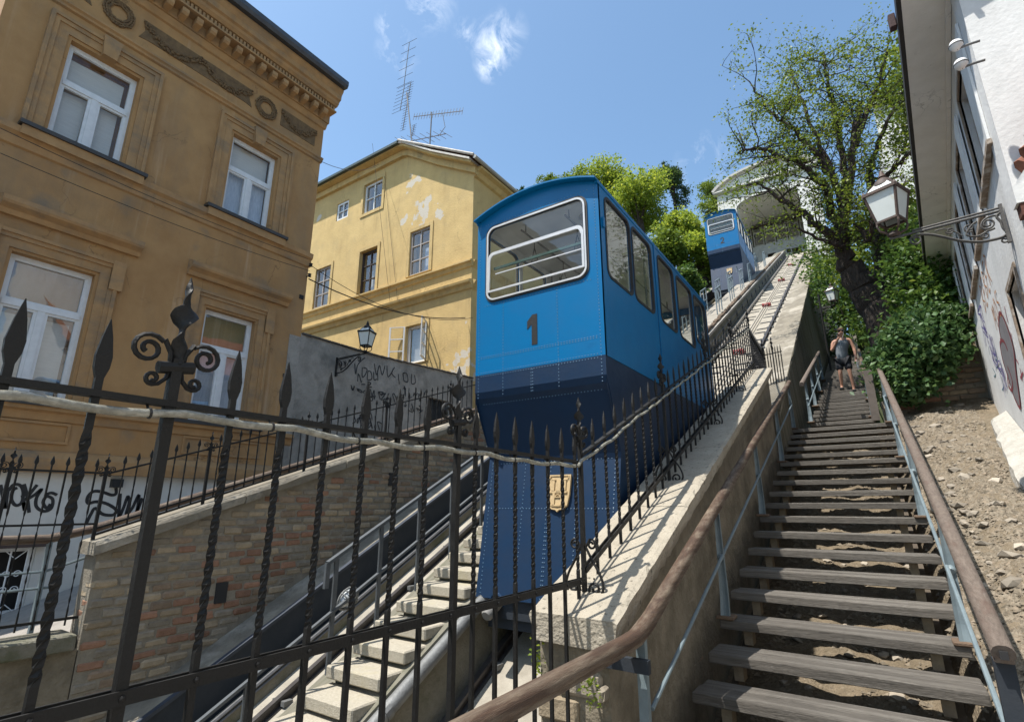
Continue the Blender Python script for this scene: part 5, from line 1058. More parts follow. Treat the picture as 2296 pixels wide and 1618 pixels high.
for k in range(6):
    x = 1.63 + .11 * k; z = 2.98 + .17 * k
    for yy in lin(5.2, 6.1, 5): tls.tube([(x - .1, yy, z), (x + .12, yy, z + .16)], [.1, .085], 8)
tls.build('tiles', roofm, wh)
MB().box(1.4, 1.56, 6.02, 6.17, 2.62, 2.8).build('corbel', hw, wh); MB().box(1.42, 1.54, 6.03, 6.16, 2.5, 2.615).build('corbel_wood', M('red_wood', (.12, .045, .03), None, 6), wh)
def gpx(name, label, strokes, w, col, mname, t=.004): return graffiti(name, label, [[atW(*p) for p in s] for s in strokes], FWt, w, M(mname, col, None, 9, .7, 0), t)
K3 = lambda u, v: (2099 + u * .3304, 458 + v * .3304)
GLY = {'B': [[(0, 0), (0, 1), (.6, .85), (.1, .52), (.7, .3), (0, 0)]], 'E': [[(.6, 1), (0, .95), (.05, .5), (.5, .52)], [(.05, .5), (0, 0), (.6, .05)]], 'R': [[(0, 0), (0, 1), (.6, .8), (.05, .5), (.65, 0)]], 'M': [[(0, 0), (.1, 1), (.35, .4), (.6, 1), (.7, 0)]], 'O': [[(.3, 1), (0, .5), (.3, 0), (.65, .5), (.3, 1)]], 'S': [[(.6, .9), (.1, .9), (.1, .55), (.6, .4), (.5, .05), (0, .05)]]}
def wall_word(txt, y0, z0, h, w):
    out = []
    for n_, c_ in enumerate(txt):
        for sk in GLY[c_]: out.append([(y0 - n_ * w - a * w * .85, z0 + b * h + random.uniform(-.02, .02)) for a, b in sk])
    return out
graffiti('graffiti', 'two rows of orange spray letters high on the white wall below the windows', wall_word('BEBER', 10.7, 2.95, .42, .34) + wall_word('MOS', 9.9, 2.42, .36, .36), FWt, .028, M('orange_spray', (.5, .2, .06), None, 9, .7, 0))
def wscrib(y0, y1, z0, z1, n, seed):
    rs = random.Random(seed); return [[(rs.uniform(y0, y1), rs.uniform(z0, z1)) for _ in range(rs.choice((3, 4, 5)))] for _ in range(n)]
graffiti('graffiti', 'purple scribble column on the white wall, left of the orange letters', wscrib(11.2, 12.0, 2.6, 3.3, 5, 1) + wscrib(10.6, 11.4, 1.9, 2.7, 7, 2) + wscrib(10.2, 11.0, 1.6, 2.2, 5, 4), FWt, .024, M('purple_spray', (.13, .1, .32), None, 9, .7, 0))
gpx('graffiti', 'blue-green scrawl low on the white wall', [[K3(*p) for p in q] for q in ([(395, 960), (415, 1040), (405, 1060)], [(400, 1000), (420, 1080), (410, 1110)], [(385, 1110), (405, 1150), (395, 1170)], [(440, 1160), (460, 1230), (450, 1260)], [(355, 960), (365, 1020)])], .025, (.08, .2, .25), 'teal_spray')
oval = [(432, 740), (450, 745), (490, 840), (530, 980), (545, 1130), (575, 1370), (540, 1320), (510, 1230), (485, 1150), (455, 1050), (438, 950), (445, 920), (430, 830)]
ov = smooth([(*atW(*K3(*p)), 0) for p in oval + [oval[0]]], 4)
MB_ = MB().plate([(p.x, p.y) for p in ov[:-1]], [], FWt, .003, .006)
tag(MB_.build('graffiti', M('grey_spray', (.16, .15, .16), (.22, .21, .22), 4, .7, 0)), 'large grey-filled balloon shape painted on the white wall near the corner', 'graffiti')
graffiti('graffiti', 'dark red outline around the grey balloon shape on the white wall', [[(p.x, p.y) for p in ov], [atW(*K3(*p)) for p in ((440, 920), (465, 930), (490, 990))], [atW(*K3(*p)) for p in ((490, 1100), (520, 1190), (520, 1260), (495, 1230), (490, 1150))]], FWt, .05, M('red_spray', (.22, .035, .045), None, 9, .7, 0), .008)
gpx('graffiti', 'red crosses and marks at the right edge of the white wall', [[K3(*p) for p in q] for q in ([(545, 1050), (560, 1080)], [(570, 1110), (590, 1200)], [(575, 1180), (592, 1140)], [(465, 690), (480, 760), (490, 800)], [(510, 870), (520, 940), (535, 1000)])], .035, (.3, .05, .08), 'crimson_spray')
for i, (px, py) in enumerate(((2143, 101), (2154, 143))):
    d = D(px, py); p = d * (.78 / (d.x - .08 * d.y)); w = V3(wallx(p.y), p.y, p.z - .05)
    t = thing('wall_lamp', ('upper', 'lower')[i] + ' of two round porcelain lamps on bent arms under the eave of the white house', 'lamp', p)
    MB().tube([w, w.lerp(p, .5) - V3(0, 0, .02), p - V3(0, 0, .05)], .012, 6).build('arm', galv, t); MB().lathe([(.02, -.06), (.035, -.05), (.055, -.02), (.058, .0), (.045, .03), (.04, .035), (.015, .05)], p, 14).build('shade', wpaint, t, True); MB().lathe([(.059, -.014), (.059, -.004)], p, 14).build('band', black, t)
kb = MB(); ys = lin(6.4, 12.05, 28)
for y in ys:
    q = lambda: random.uniform(-.02, .02); xw = wallx(y) - .01; zb = dz(y) + .24 - max(0, y - 11.2) * .3
    kb.v += [V3(xw - .25 + q() - .05 * math.sin(y * .9), y, zb - .15), V3(xw - .24 + q() - .05 * math.sin(y * .9), y, zb + .12 + q() * .5 - .02), V3(xw - .18, y, zb + .16), V3(xw, y, zb + .27), V3(xw, y, zb - .15)]
kb.f = [(k * 5 + e, k * 5 + (e + 1) % 5, k * 5 + 5 + (e + 1) % 5, k * 5 + 5 + e) for k in range(27) for e in range(5)] + [tuple(range(5)), tuple(range(135, 140))]
struct(kb, 'wall_kerb', M('whitewashed_kerb', (.42, .4, .36), (.3, .285, .25), 6, .9, .8, 30, bd=.015))
# brick retaining wall under the ivy
rb2 = thing('brick_wall', 'low rough brick wall facing the dirt bank, half covered by ivy beside the white house', 'wall', (1.2, 13.5, 2))
MB().plate([(.3, .8), (2.1, .8), (2.1, 3.0), (1.7, 3.25), (.3, 3.2)], [], YP(13.55), -.5, 0).build('mortar_core', mortar, rb2)
brickwork(rb2, lambda u, v, t: V3(u, 13.55 - t, v), lambda a, b, c, d_: a > .3 and b < 2.1 and d_ < 3.05, .32, 2.1, 1.1, 3.1, .26, .085, .022, .09, 0, 260, lambda u, v: random.choice((3, 3, 1, 0, 2)), .04)
MB().beam((1.0, 13.8, 3.3), (2.2, 14.6, 4.0), .3, .12).build('sloping_slab', apron, rb2)
MB().plate([(1.5, 3.0), (2.1, 3.0), (2.1, 3.9)], [], YP(13.9), -.2, 0).build('yellow_gable', M('tan_wall', (.5, .4, .26), None, 5), rb2)
# villa up the hill
vl = thing('white_villa', 'white villa high on the hill, mostly hidden behind the twisted tree', 'house', (5, 32, 17))
MB().plate(rect(2.9, 12, 8, 22), [rect(4.6, 5.7, 17.2, 19.2)], YP(32), -.5, 0).build('wall', white, vl); MB().box(3.2, 12, 32.5, 40, 8, 22).build('house_body', white, vl)
for z in (17.2,): window(vl, YP(32), 4.6, 5.7, z, z + 2, wpaint, .2, 'g22', .08)
MB().box(2.7, 12, 31.6, 32, 21.6, 21.9).build('cornice', trim, vl)
# ---------------------------------------------------------------- wall lanterns
lampiron = M('rusty_lamp_iron', (.09, .055, .042), (.05, .04, .036), 8, .65, .4, 50)
milk = M('milky_lamp_glass', (.68, .72, .7), (.6, .64, .62), 3, .25, 0, c3=(.55, .42, .25), s3=2.0, st3=(4, 4, .5), t3=(.6, .75))
iron2 = M('grey_bracket_iron', (.1, .095, .09), (.06, .058, .056), 9, .6, .4, 60)
def lantern(base, s, rz, wallpt, label, mirror=1, fm=iron2, L_=1.05, lm=lampiron):
    t = thing('wall_lantern', label, 'lantern', base); base = Vector(base); Rm = Matrix.Rotation(rz, 3, 'Z')
    T = lambda x, y, z: base + Rm @ Vector((x * s, y * s, z * s))
    z0, z1, z2 = .17, .53, .66; a, b = .105, .163; c4 = [(-1, -1), (1, -1), (1, 1), (-1, 1)]
    for i in range(4):
        (x0, y0), (x1, y1) = c4[i], c4[(i + 1) % 4]
        MB().add([T(x0 * a, y0 * a, z0), T(x1 * a, y1 * a, z0), T(x1 * b, y1 * b, z1), T(x0 * b, y0 * b, z1)], [(0, 1, 2, 3)]).build('pane', milk, t)
        MB().add([T(x0 * b, y0 * b, z1 + .01), T(x1 * b, y1 * b, z1 + .01), T(x1 * .08, y1 * .08, z2), T(x0 * .08, y0 * .08, z2)], [(0, 1, 2, 3)]).build('roof_pane', milk, t)
    fr = MB()
    for i in range(4):
        (x0, y0), (x1, y1) = c4[i], c4[(i + 1) % 4]
        fr.beam(T(x0 * a, y0 * a, z0), T(x0 * b, y0 * b, z1), .022 * s, .022 * s, (x0, y0, 0)).beam(T(x0 * a * 1.04, y0 * a * 1.04, z0), T(x1 * a * 1.04, y1 * a * 1.04, z0), .022 * s, .024 * s).beam(T(x0 * b * 1.05, y0 * b * 1.05, z1), T(x1 * b * 1.05, y1 * b * 1.05, z1), .026 * s, .034 * s).beam(T(x0 * b, y0 * b, z1), T(x0 * .08, y0 * .08, z2), .018 * s, .018 * s)
        fr.tube([T(x0 * a, y0 * a, z0), T(x0 * .11, y0 * .11, .12), T(x0 * .095, y0 * .095, .06), T(x0 * .04, y0 * .04, .02)], .012 * s, 6).lathe([(.008 * s, 0), (.02 * s, .015 * s), (.008 * s, .05 * s)], T(x0 * b, y0 * b, z1), 6)
    fr.lathe([(.04 * s, -.02 * s), (.065 * s, .0), (.06 * s, .03 * s), (.03 * s, .05 * s)], T(0, 0, 0), 10)
    fr.build('frame', lm, t)
    MB().lathe([(.115 * s, -.03 * s), (.11 * s, .0), (.085 * s, .045 * s), (.045 * s, .075 * s), (.03 * s, .09 * s), (.045 * s, .1 * s), (.03 * s, .13 * s), (.02 * s, .17 * s), (.003, .2 * s)], T(0, 0, z2), 14).build('cap', lm, t, True)
    W = Vector(wallpt); d = Vector((base.x - W.x, base.y - W.y, 0)); L0_ = d.length; d.normalize(); B = MB(); zt = base.z - .03 * s
    P = lambda q, h: W + d * q + V3(0, 0, zt - W.z - h)
    B.tube([P(0, 0), P(L0_ + .05, 0)], .016 * s, 8).tube([P(0, -.035 * s), P(L0_ * .82, -.03 * s)], .012 * s, 6)
    k = L0_ / 1.05; cv = lambda pts, r: B.tube([P(a_ * k, b_ * k) for a_, b_ in pts], r * s, 6, True, .7)
    sm2 = lambda pts: [(p.x, p.y) for p in smooth([(*p, 0) for p in pts], 4)]
    cv(sm2([(.0, .3), (.06, .335), (.16, .34), (.27, .325), (.42, .26), (.55, .17), (.68, .085), (.8, .04), (.86, .05)]), .02); cv(spiral((.84, .105), .07, .018, -1.5, 1.5), .014); cv(sm2([(.02, .02), (.06, .06), (.035, .14), (.03, .22), (.0, .3)]), .018)
    cv(spiral((.045, .375), .045, .012, -1.2, -1.3), .012); cv(sm2([(.03, .05), (.12, .04), (.19, .08), (.21, .15), (.16, .21), (.1, .2)]), .015); cv(spiral((.15, .125), .065, .02, 1.0, 1.4), .014)
    cv(sm2([(.16, .21), (.26, .25), (.36, .2), (.3, .1), (.24, .06)]), .014); cv(spiral((.32, .12), .055, .015, 2.0, -1.4), .012); cv(spiral((.5, .09), .045, .012, 0, 1.4), .011); cv(sm2([(.4, .2), (.46, .12), (.55, .05), (.64, .05)]), .011); cv(spiral((.2, .27), .04, .012, 0, -1.3), .012)
    B.build('bracket', fm, t, True); MB().beam(P(.005, -.07), P(.005, .42 * k), .04, .03, d).build('wall_plate', fm, t)
    return t
lantern((.57, 6.98, 2.99), 1.0, math.radians(-24), (wallx(6.9) - .02, 6.9, 2.95), 'large white-glassed wall lantern on an ornate bracket, in front of the twisted tree')
lantern((-9.9, 8.2, 3.6), .95, math.radians(20), (OX + .02, 8.2, 3.4), 'dark-framed wall lantern standing on a bracket at the grey graffiti wall', fm=iron, lm=iron)
PL = tag(MB().tube([V3(-.84, 22, 4.4), V3(-.84, 22, 7.75)], .035, 8).lathe([(.06, 0), (.06, .3), (.04, .4)], (-.84, 22, 4.4), 8).build('lamp_pole', iron), 'thin dark pole beside the upper stairs carrying the small far lantern', 'pole')
lantern((-.4, 22, 7.2), 1.05, math.radians(-20), (-.81, 22, 7.2), 'small far wall lantern hanging over the upper stairs, above the walking man', fm=iron)
# ---------------------------------------------------------------- aerials and wires
am = M('aerial_metal', (.13, .13, .13), None, 5, .5)
a1 = thing('tv_aerial', 'tall leaning roof aerial with several comb-like arrays on the yellow house', 'aerial', (-16.4, 15.5, 15.3))
def yagi(parent, p, q, n, l0, l1, axis, nm='array'):
    B = MB().tube([p, q], .02, 5); p, q = Vector(p), Vector(q); ax = Vector(axis).normalized()
    for k in range(n): c = p.lerp(q, k / (n - 1)); l = l0 + (l1 - l0) * k / (n - 1); B.tube([c - ax * l / 2, c + ax * l / 2], .011, 4)
    B.build(nm, am, parent)
A_ = lambda x, y: atY(x, y, 15.5)
MB().tube([A_(925, 335), A_(912, 208)], .032, 6).build('mast', am, a1)
yagi(a1, A_(906, 190), A_(918, 95), 6, 1.0, 1.0, (1, .1, 0)); yagi(a1, A_(897, 248), A_(907, 192), 8, 1.1, .9, (1, .1, 0)); yagi(a1, A_(903, 292), A_(921, 186), 20, .35, .4, (1, .1, 0)); yagi(a1, A_(924, 305), A_(929, 280), 7, .3, .3, (1, .1, 0))
yagi(a1, A_(905, 320), A_(1000, 300), 8, 1.3, .8, (.8, .3, -.7))
a2 = thing('tv_aerial', 'shorter roof aerial with a long horizontal comb array on the yellow house', 'aerial', (-15.2, 15.5, 15.3))
MB().tube([A_(963, 338), A_(968, 252)], .032, 6).tube([A_(963, 325), A_(1013, 350)], .022, 5).build('mast', am, a2)
yagi(a2, A_(928, 262), A_(1037, 249), 18, .4, .4, (.1, .1, 1)); B = MB().tube([A_(992, 254), A_(998, 285), A_(983, 306)], .015, 5); B.build('reflector', am, a2)
wm = M('black_cable', (.015, .015, .016), None, 5, .6, 0)
def wire(label, p, q, sag, r=.012):
    p, q = Vector(p), Vector(q); tag(MB().tube([p.lerp(q, t) - V3(0, 0, sag * 4 * t * (1 - t)) for t in lin(0, 1, 16)], r, 5).build('cable', wm), label, 'cable')
wire('thick black cable drooping from the ochre house corner to the yellow house', atX(692, 625, OX + .1), atY(1043, 712, YY - .1), .35, .016)
wire('thin cable from the ochre house corner crossing the yellow facade, above the thick one', atX(700, 597, OX + .1), atY(1060, 712, YY - .1), .55, .008)
wire('fine upper cable stretched along the front of the ochre house', atX(0, 287, OX + .3), atX(690, 580, OX + .3), .1, .006)
wire('fine lower cable stretched along the front of the ochre house', atX(0, 343, OX + .3), atX(694, 607, OX + .3), .1, .006)
wire('faint cable in the sky between the ochre house and the yellow roof', atX(720, 362, OX + .1), atY(850, 368, YY - .4), .3, .008)
wire('long lead running down the yellow facade from the roof, left of two', atY(835, 322, YY - .45), atY(876, 690, YY - .06), .0, .007)
wire('long lead running down the yellow facade from the roof, right of two', atY(862, 395, YY - .05), atY(893, 690, YY - .06), .0, .007)
it = thing('insulator', 'pair of dark insulators at the corner of the ochre house', 'insulator', atX(697, 592, OX + .15))
for q in ((697, 594), (694, 617)): c = atX(*q, OX + .12); MB().lathe([(.02, -.05), (.05, -.03), (.03, 0), (.05, .03), (.02, .05)], c, 8).tube([c, c + V3(-.14, 0, -.02)], .012, 5).build('knob', black, it)
# ---------------------------------------------------------------- vegetation
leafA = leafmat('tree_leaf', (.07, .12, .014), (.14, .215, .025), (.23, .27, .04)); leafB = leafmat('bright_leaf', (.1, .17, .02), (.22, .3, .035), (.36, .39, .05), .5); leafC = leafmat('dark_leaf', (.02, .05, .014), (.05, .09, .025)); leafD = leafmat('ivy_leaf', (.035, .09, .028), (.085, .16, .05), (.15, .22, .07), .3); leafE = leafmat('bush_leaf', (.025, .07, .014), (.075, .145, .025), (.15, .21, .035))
bark = M('bark', (.05, .038, .03), (.022, .017, .014), 5, .95, 1.0, 14, stretch=(3, 3, .6), c3=(.08, .062, .045), s3=6, bd=.05)
tw = thing('twisted_tree', 'leaning old tree with a gnarled dark trunk and sparse twiggy crown beside the upper stairs', 'tree', D(2000, 760) * (17.3 / D(2000, 760).y))
def ln(px, py, Y): return atY(px, py, Y)
limbs = [([(2003, 770, 16), (1985, 715, 16), (1950, 665, 16), (1920, 620, 15.9), (1900, 585, 15.8)], .47, .27), ([(1985, 700, 16.2), (1985, 640, 16.4), (1975, 560, 16.6), (1960, 480, 16.8), (1950, 390, 17)], .24, .09),
  ([(1900, 585, 15.8), (1885, 540, 15.7), (1893, 470, 15.6), (1905, 390, 15.6), (1915, 310, 15.7), (1930, 230, 15.9)], .2, .04), ([(1893, 560, 15.8), (1858, 525, 15.5), (1815, 490, 15.2), (1778, 462, 15), (1740, 440, 14.8), (1715, 418, 14.7), (1690, 412, 14.6)], .13, .008),
  ([(1886, 520, 15.7), (1862, 470, 15.5), (1850, 420, 15.3), (1800, 372, 15), (1745, 348, 14.8), (1690, 333, 14.6), (1655, 342, 14.5)], .12, .015), ([(1890, 460, 15.6), (1868, 400, 15.4), (1830, 345, 15.2), (1780, 290, 15), (1735, 262, 14.9), (1688, 200, 14.8)], .1, .012),
  ([(1900, 420, 15.6), (1888, 340, 15.8), (1872, 250, 16), (1855, 180, 16), (1850, 118, 16)], .1, .012), ([(1915, 330, 15.7), (1945, 250, 16), (1975, 170, 16.2), (1992, 95, 16.3)], .09, .012), ([(1955, 440, 16.8), (1990, 390, 16.8), (2030, 355, 16.6), (2060, 335, 16.5)], .08, .02),
  ([(1945, 400, 17), (1970, 320, 17), (2005, 250, 17), (2030, 190, 17)], .07, .012), ([(1870, 400, 15.4), (1820, 280, 15.6), (1790, 200, 15.8), (1770, 150, 15.9)], .06, .01), ([(1900, 560, 15.8), (1870, 545, 15.2), (1820, 530, 14.9), (1770, 500, 14.7)], .07, .012), ([(1920, 500, 15.6), (1950, 540, 15.2), (1960, 470, 15), (1990, 430, 14.9)], .06, .012)]
tb = MB(); tips = []; twb = MB()
def twig(p, d, l, r, depth):
    n = 5; pts = [p]; 
    for k in range(n): d = (d + Vector((random.gauss(0, .22), random.gauss(0, .22), random.gauss(.03, .2)))).normalized(); pts.append(pts[-1] + d * (l / n))
    twb.tube(pts, [r * (1 - .8 * k / n) for k in range(n + 1)], 4 if r < .02 else 5, False)
    for k in range(2, n + 1):
        if random.random() < (.3 if depth else .5): tips.append((pts[k], .16))
        if depth and random.random() < .75: twig(pts[k], (d + Vector((random.gauss(0, .8), random.gauss(0, .8), random.gauss(.1, .6)))).normalized(), l * random.uniform(.35, .65), r * .5, depth - 1)
for pts, r0, r1 in limbs:
    P = smooth([ln(a, b, 17.3 + (c - 16) * 1.0) for a, b, c in pts], 5); m = len(P); P = [p + Vector((random.gauss(0, .03), random.gauss(0, .03), random.gauss(0, .03))) * (1 if r0 < .4 else .6) for p in P]
    tb.tube(P, [((r0 + (r1 - r0) * k / (m - 1)) * 1.12 + .008) * (random.uniform(.97, 1.03) if r0 > .2 else random.uniform(.9, 1.1)) for k in range(m)], 9 if r0 > .15 else 7)
    for k in range(m // (4 if r0 < .3 else 2), m):
        if P[k].z / P[k].y < .6 and P[k].x / P[k].y < -.015 and random.random() < .72: continue
        for _ in range(2 if r0 < .16 else 1):
            if r0 < .3 and random.random() < .75: twig(P[k], Vector((random.gauss(0, 1), random.gauss(0, .9), random.gauss(.25, .7))).normalized(), random.uniform(.6, 1.8), max(.013, min(.032, r0 * .22)), 2)
tb.build('trunk', bark, tw, True); twb.build('twigs', bark, tw, kind='stuff')
pts_ = np.concatenate([np.array(p) + RNG.normal(size=(int(RNG.uniform(0, 9)), 3)) * s for p, s in tips])
leaves('crown', pts_, .092, leafA, tw)
def bush(name, label, cat, ells, k, per, rc, size, mat, stems=None, up=.35):
    t = thing(name, label, cat, (ells[0][0], ells[0][1], ells[0][2] - ells[0][5])); leaves('foliage', clumps(ells, k, per, rc), size, mat, t, up)
    if stems:
        B = MB()
        for e in ells:
            for _ in range(stems):
                a = Vector((e[0] + random.uniform(-.4, .4) * e[3], e[1] + random.uniform(-.3, .5) * e[4], e[2] - e[5])); b_ = Vector((e[0] + random.uniform(-.8, .8) * e[3], e[1] + random.uniform(-.8, .8) * e[4], e[2] + random.uniform(-.2, .8) * e[5])); B.tube([a, a.lerp(b_, .5) + Vector((random.gauss(0, .1), random.gauss(0, .1), .1)), b_], [.03, .02, .008], 5, False)
        B.build('stems', bark, t, kind='stuff')
    return t
E_ = lambda px, py, Y, rx, ry, rz: (*atY(px, py, Y), rx, ry, rz)
bush('ivy', 'broad glossy ivy mound spilling over the low brick wall beside the handrail', 'ivy', [E_(2055, 785, 13.0, .72, .45, .68), E_(2015, 835, 12.9, .4, .35, .5), E_(2105, 735, 13.4, .5, .5, .42), E_(2035, 862, 12.9, .42, .3, .35)], 330, 26, .13, .135, leafD, 5, up=.1)
bush('bush', 'dark green bush between the tree trunk and the white house', 'bush', [E_(2088, 640, 15.5, .9, 1, 1.2), E_(2125, 680, 15, .45, .8, .8), E_(2075, 560, 16.5, .8, 1, 1.1), E_(2090, 725, 14.8, .7, .7, .5)], 420, 26, .2, .14, leafE, 4)
bush('bush', 'leafy thicket left of the tree trunk, above the upper stairs', 'bush', [E_(1893, 640, 26, 1.3, 1.5, 2.0), E_(1868, 590, 29, 1.3, 1.5, 2.1), E_(1930, 690, 25, 1.2, 1.2, 1.7), E_(1965, 600, 26, 2.2, 1.8, 2.7), E_(1990, 690, 20, 1.2, 1, 1.4)], 480, 28, .3, .17, leafE, 3)
bush('bush', 'sunlit shrubbery behind the large lantern, beneath the white villa', 'bush', [E_(2060, 520, 19, 1.5, 1.5, 1.5), E_(2090, 490, 21, 1.2, 1.5, 1.2), E_(1990, 560, 22, 2, 1.5, 1.6)], 380, 24, .28, .16, leafA, 3)
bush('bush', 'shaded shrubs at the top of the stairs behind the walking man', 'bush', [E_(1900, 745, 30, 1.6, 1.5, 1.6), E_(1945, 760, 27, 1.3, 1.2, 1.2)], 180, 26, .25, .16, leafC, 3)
bush('bush', 'yellow-green bush crown high behind the twisted tree, against the eave', 'bush', [E_(2032, 185, 20, .7, 1.2, 1.6), E_(2050, 270, 20, .5, 1.0, .9)], 130, 26, .26, .15, leafA, 3)
def tree(px, py, Y, rpx, mat, label, hz_=None, tall=1.0, k=150, per=26, cat='tree'):
    c = atY(px, py, Y); dist = c.length; r = rpx * dist * .93 / FPX; gz = (hz_ if hz_ is not None else min(-3.2 + .52 * Y + (-6.8 - c.x) * .1, 22))
    t = thing('broadleaf_tree', label, cat, (c.x, c.y, gz)); top = c.z
    MB().tube(smooth([(c.x, c.y, gz - .5), (c.x + random.uniform(-.3, .3), c.y, gz + (top - gz) * .5), (c.x, c.y, top)], 4), [.35 - .28 * q for q in lin(0, 1, 9)], 8).build('trunk', bark, t, True)
    B = MB(); ells = []
    for _ in range(7):
        d = Vector((random.gauss(0, 1), random.gauss(0, 1), random.gauss(.1, .8) * tall)).normalized() * r * random.uniform(.35, .75); e = c + Vector((d.x, d.y, d.z * tall)); q = r * random.uniform(.35, .55); ells.append((*e, q, q, q * tall)); B.tube([V3(c.x, c.y, top - r * .7), V3(c.x, c.y, top - r * .7).lerp(e, .5) + V3(0, 0, .2), e], [.12, .07, .02], 5, False)
    B.build('branches', bark, t)
    leaves('crown', clumps(ells, k, per, r * .1, .35), max(.2, r * .07), mat, t); return t
tree(1355, 425, 36, 85, leafB, 'tallest bright green tree behind the blue car, its crown rising above the roof', k=420)
tree(1432, 455, 34, 85, leafB, 'bright yellow-green tree right behind the roof of the blue car', k=460)
tree(1285, 430, 35, 68, leafA, 'mid-green tree behind the left half of the car roof', k=320)
tree(1232, 412, 40, 34, leafA, 'small tree crown peeking over the left end of the car roof', k=70)
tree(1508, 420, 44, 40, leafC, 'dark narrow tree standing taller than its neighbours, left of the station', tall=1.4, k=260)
tree(1520, 520, 32, 70, leafB, 'yellowish leafy tree between the two blue cars', k=420)
tree(1460, 570, 28, 80, leafA, 'dense tree seen through and above the rear windows of the near car', k=380)
tree(1572, 580, 30, 55, leafB, 'sunlit bush-like tree touching the left side of the distant car', k=320)
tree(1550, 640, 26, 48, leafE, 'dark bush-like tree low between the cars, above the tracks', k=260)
tree(1605, 430, 56, 38, leafA, 'tree at the left shoulder of the white station', k=120, hz_=20)
tree(1590, 480, 48, 40, leafA, 'shrubby tree just left of the distant car roof', k=130, hz_=18)
tree(1160, 440, 40, 22, leafC, 'tiny dark tree tip beside the gutter of the yellow house', k=50)
# weeds
for px, py, X, lab in ((1208, 1475, -1.95, 'small weed rooted in the joint below the coping corner'), (1322, 1545, -1.5, 'small green weed growing from the masonry under the handrail')):
    c = atX(px, py, X); w = thing('weed', lab, 'plant', c); leaves('foliage', np.array(c) + RNG.normal(size=(60, 3)) * (.03, .03, .06), .035, leafB, w)
# ---------------------------------------------------------------- stones
def stone(r, seed):
    bm = bmesh.new(); bmesh.ops.create_icosphere(bm, subdivisions=1, radius=1); rs = random.Random(seed); sx, sy, sz = rs.uniform(.8, 1.4), rs.uniform(.7, 1.1), rs.uniform(.4, .65)
    for v in bm.verts: v.co = Vector((v.co.x * sx, v.co.y * sy, v.co.z * sz)) * r * rs.uniform(.8, 1.15)
    me = bpy.data.meshes.new('stone'); bm.to_mesh(me); bm.free(); me.materials.append(stonem); return me
sts = [stone(.06, k) for k in range(7)]
def put_stone(x, y, s, label, group, z=None):
    o = bpy.data.objects.new('stone', random.choice(sts)); COL.objects.link(o); o.location = (x, y, dirtz(x, y) + .008 if z is None else z); o.rotation_euler = (random.uniform(-.3, .6), random.uniform(-.3, .3), random.uniform(0, 6.3)); o.scale = (s, s, s); tag(o, label, 'stone', group)
for _ in range(120): y = random.uniform(3.6, 13.2); put_stone(random.uniform(.5, wallx(y) - .38), y, random.choice((.4, .55, .7, .9, 1.1, 1.5)), 'loose rounded stone lying on the dirt bank right of the stairs', 'loose stones on the dirt bank')
for _ in range(110): y = random.uniform(3.2, 9.5); put_stone(random.uniform(-1.05, .15), y, random.choice((.4, .5, .7, .9)), 'pale stone on the ground beneath the open stair treads', 'stones under the stairs')
put_stone(.78, 6.1, 1.7, 'largest flat stone on the dirt bank beside the handrail joint', None); put_stone(1.5, 13.2, 2.2, 'big stone at the foot of the brick wall under the ivy', None)
gv = MB()
for _ in range(30000):
    y = 3.2 + 10 * random.random() ** .8; x = random.uniform(-1.2, wallx(y) - .3) if random.random() < .25 else random.uniform(.42, wallx(y) - .3); s = random.choice((.008, .01, .013, .018, .03)); c = V3(x, y, dirtz(x, y)); a = random.uniform(0, 6.3)
    gv.add([c + V3(s * 1.4 * math.cos(a + k * 2.1), s * math.sin(a + k * 2.1), -s * .2) for k in range(3)] + [c + V3(random.uniform(-s, s) * .4, random.uniform(-s, s) * .4, s * .75)], [(0, 1, 3), (1, 2, 3), (2, 0, 3)])
gv.build('gravel', M('gravel', (.27, .23, .175), (.11, .09, .065), 26, .95, 0, c3=(.3, .235, .17), s3=19), None, kind='stuff')
# ---------------------------------------------------------------- the walking man
FX, FY, FZ = -.43, 17.0, 3.05
pm_ = thing('person', 'man in grey sleeveless top, dark shorts and sunglasses walking down the stairs', 'person', (FX, FY, FZ))
skin = M('skin', (.45, .24, .16), (.4, .21, .14), 6, .55, .05)
def skinned(name, verts, edges, rad, mat, sub=2, root=0):
    me = bpy.data.meshes.new(name); me.from_pydata([(v[0], v[1], v[2]) for v in verts], edges, []); me.materials.append(mat)
    o = bpy.data.objects.new(name, me); COL.objects.link(o); o.parent = pm_; ORG[o.name] = ORG[pm_.name]
    md = o.modifiers.new('skin', 'SKIN'); md.use_smooth_shade = True
    for i, r in enumerate(rad): s = me.skin_vertices[0].data[i]; s.radius = r if isinstance(r, tuple) else (r, r); s.use_root = (i == root)
    ms = o.modifiers.new('sub', 'SUBSURF'); ms.levels = ms.render_levels = sub; return o
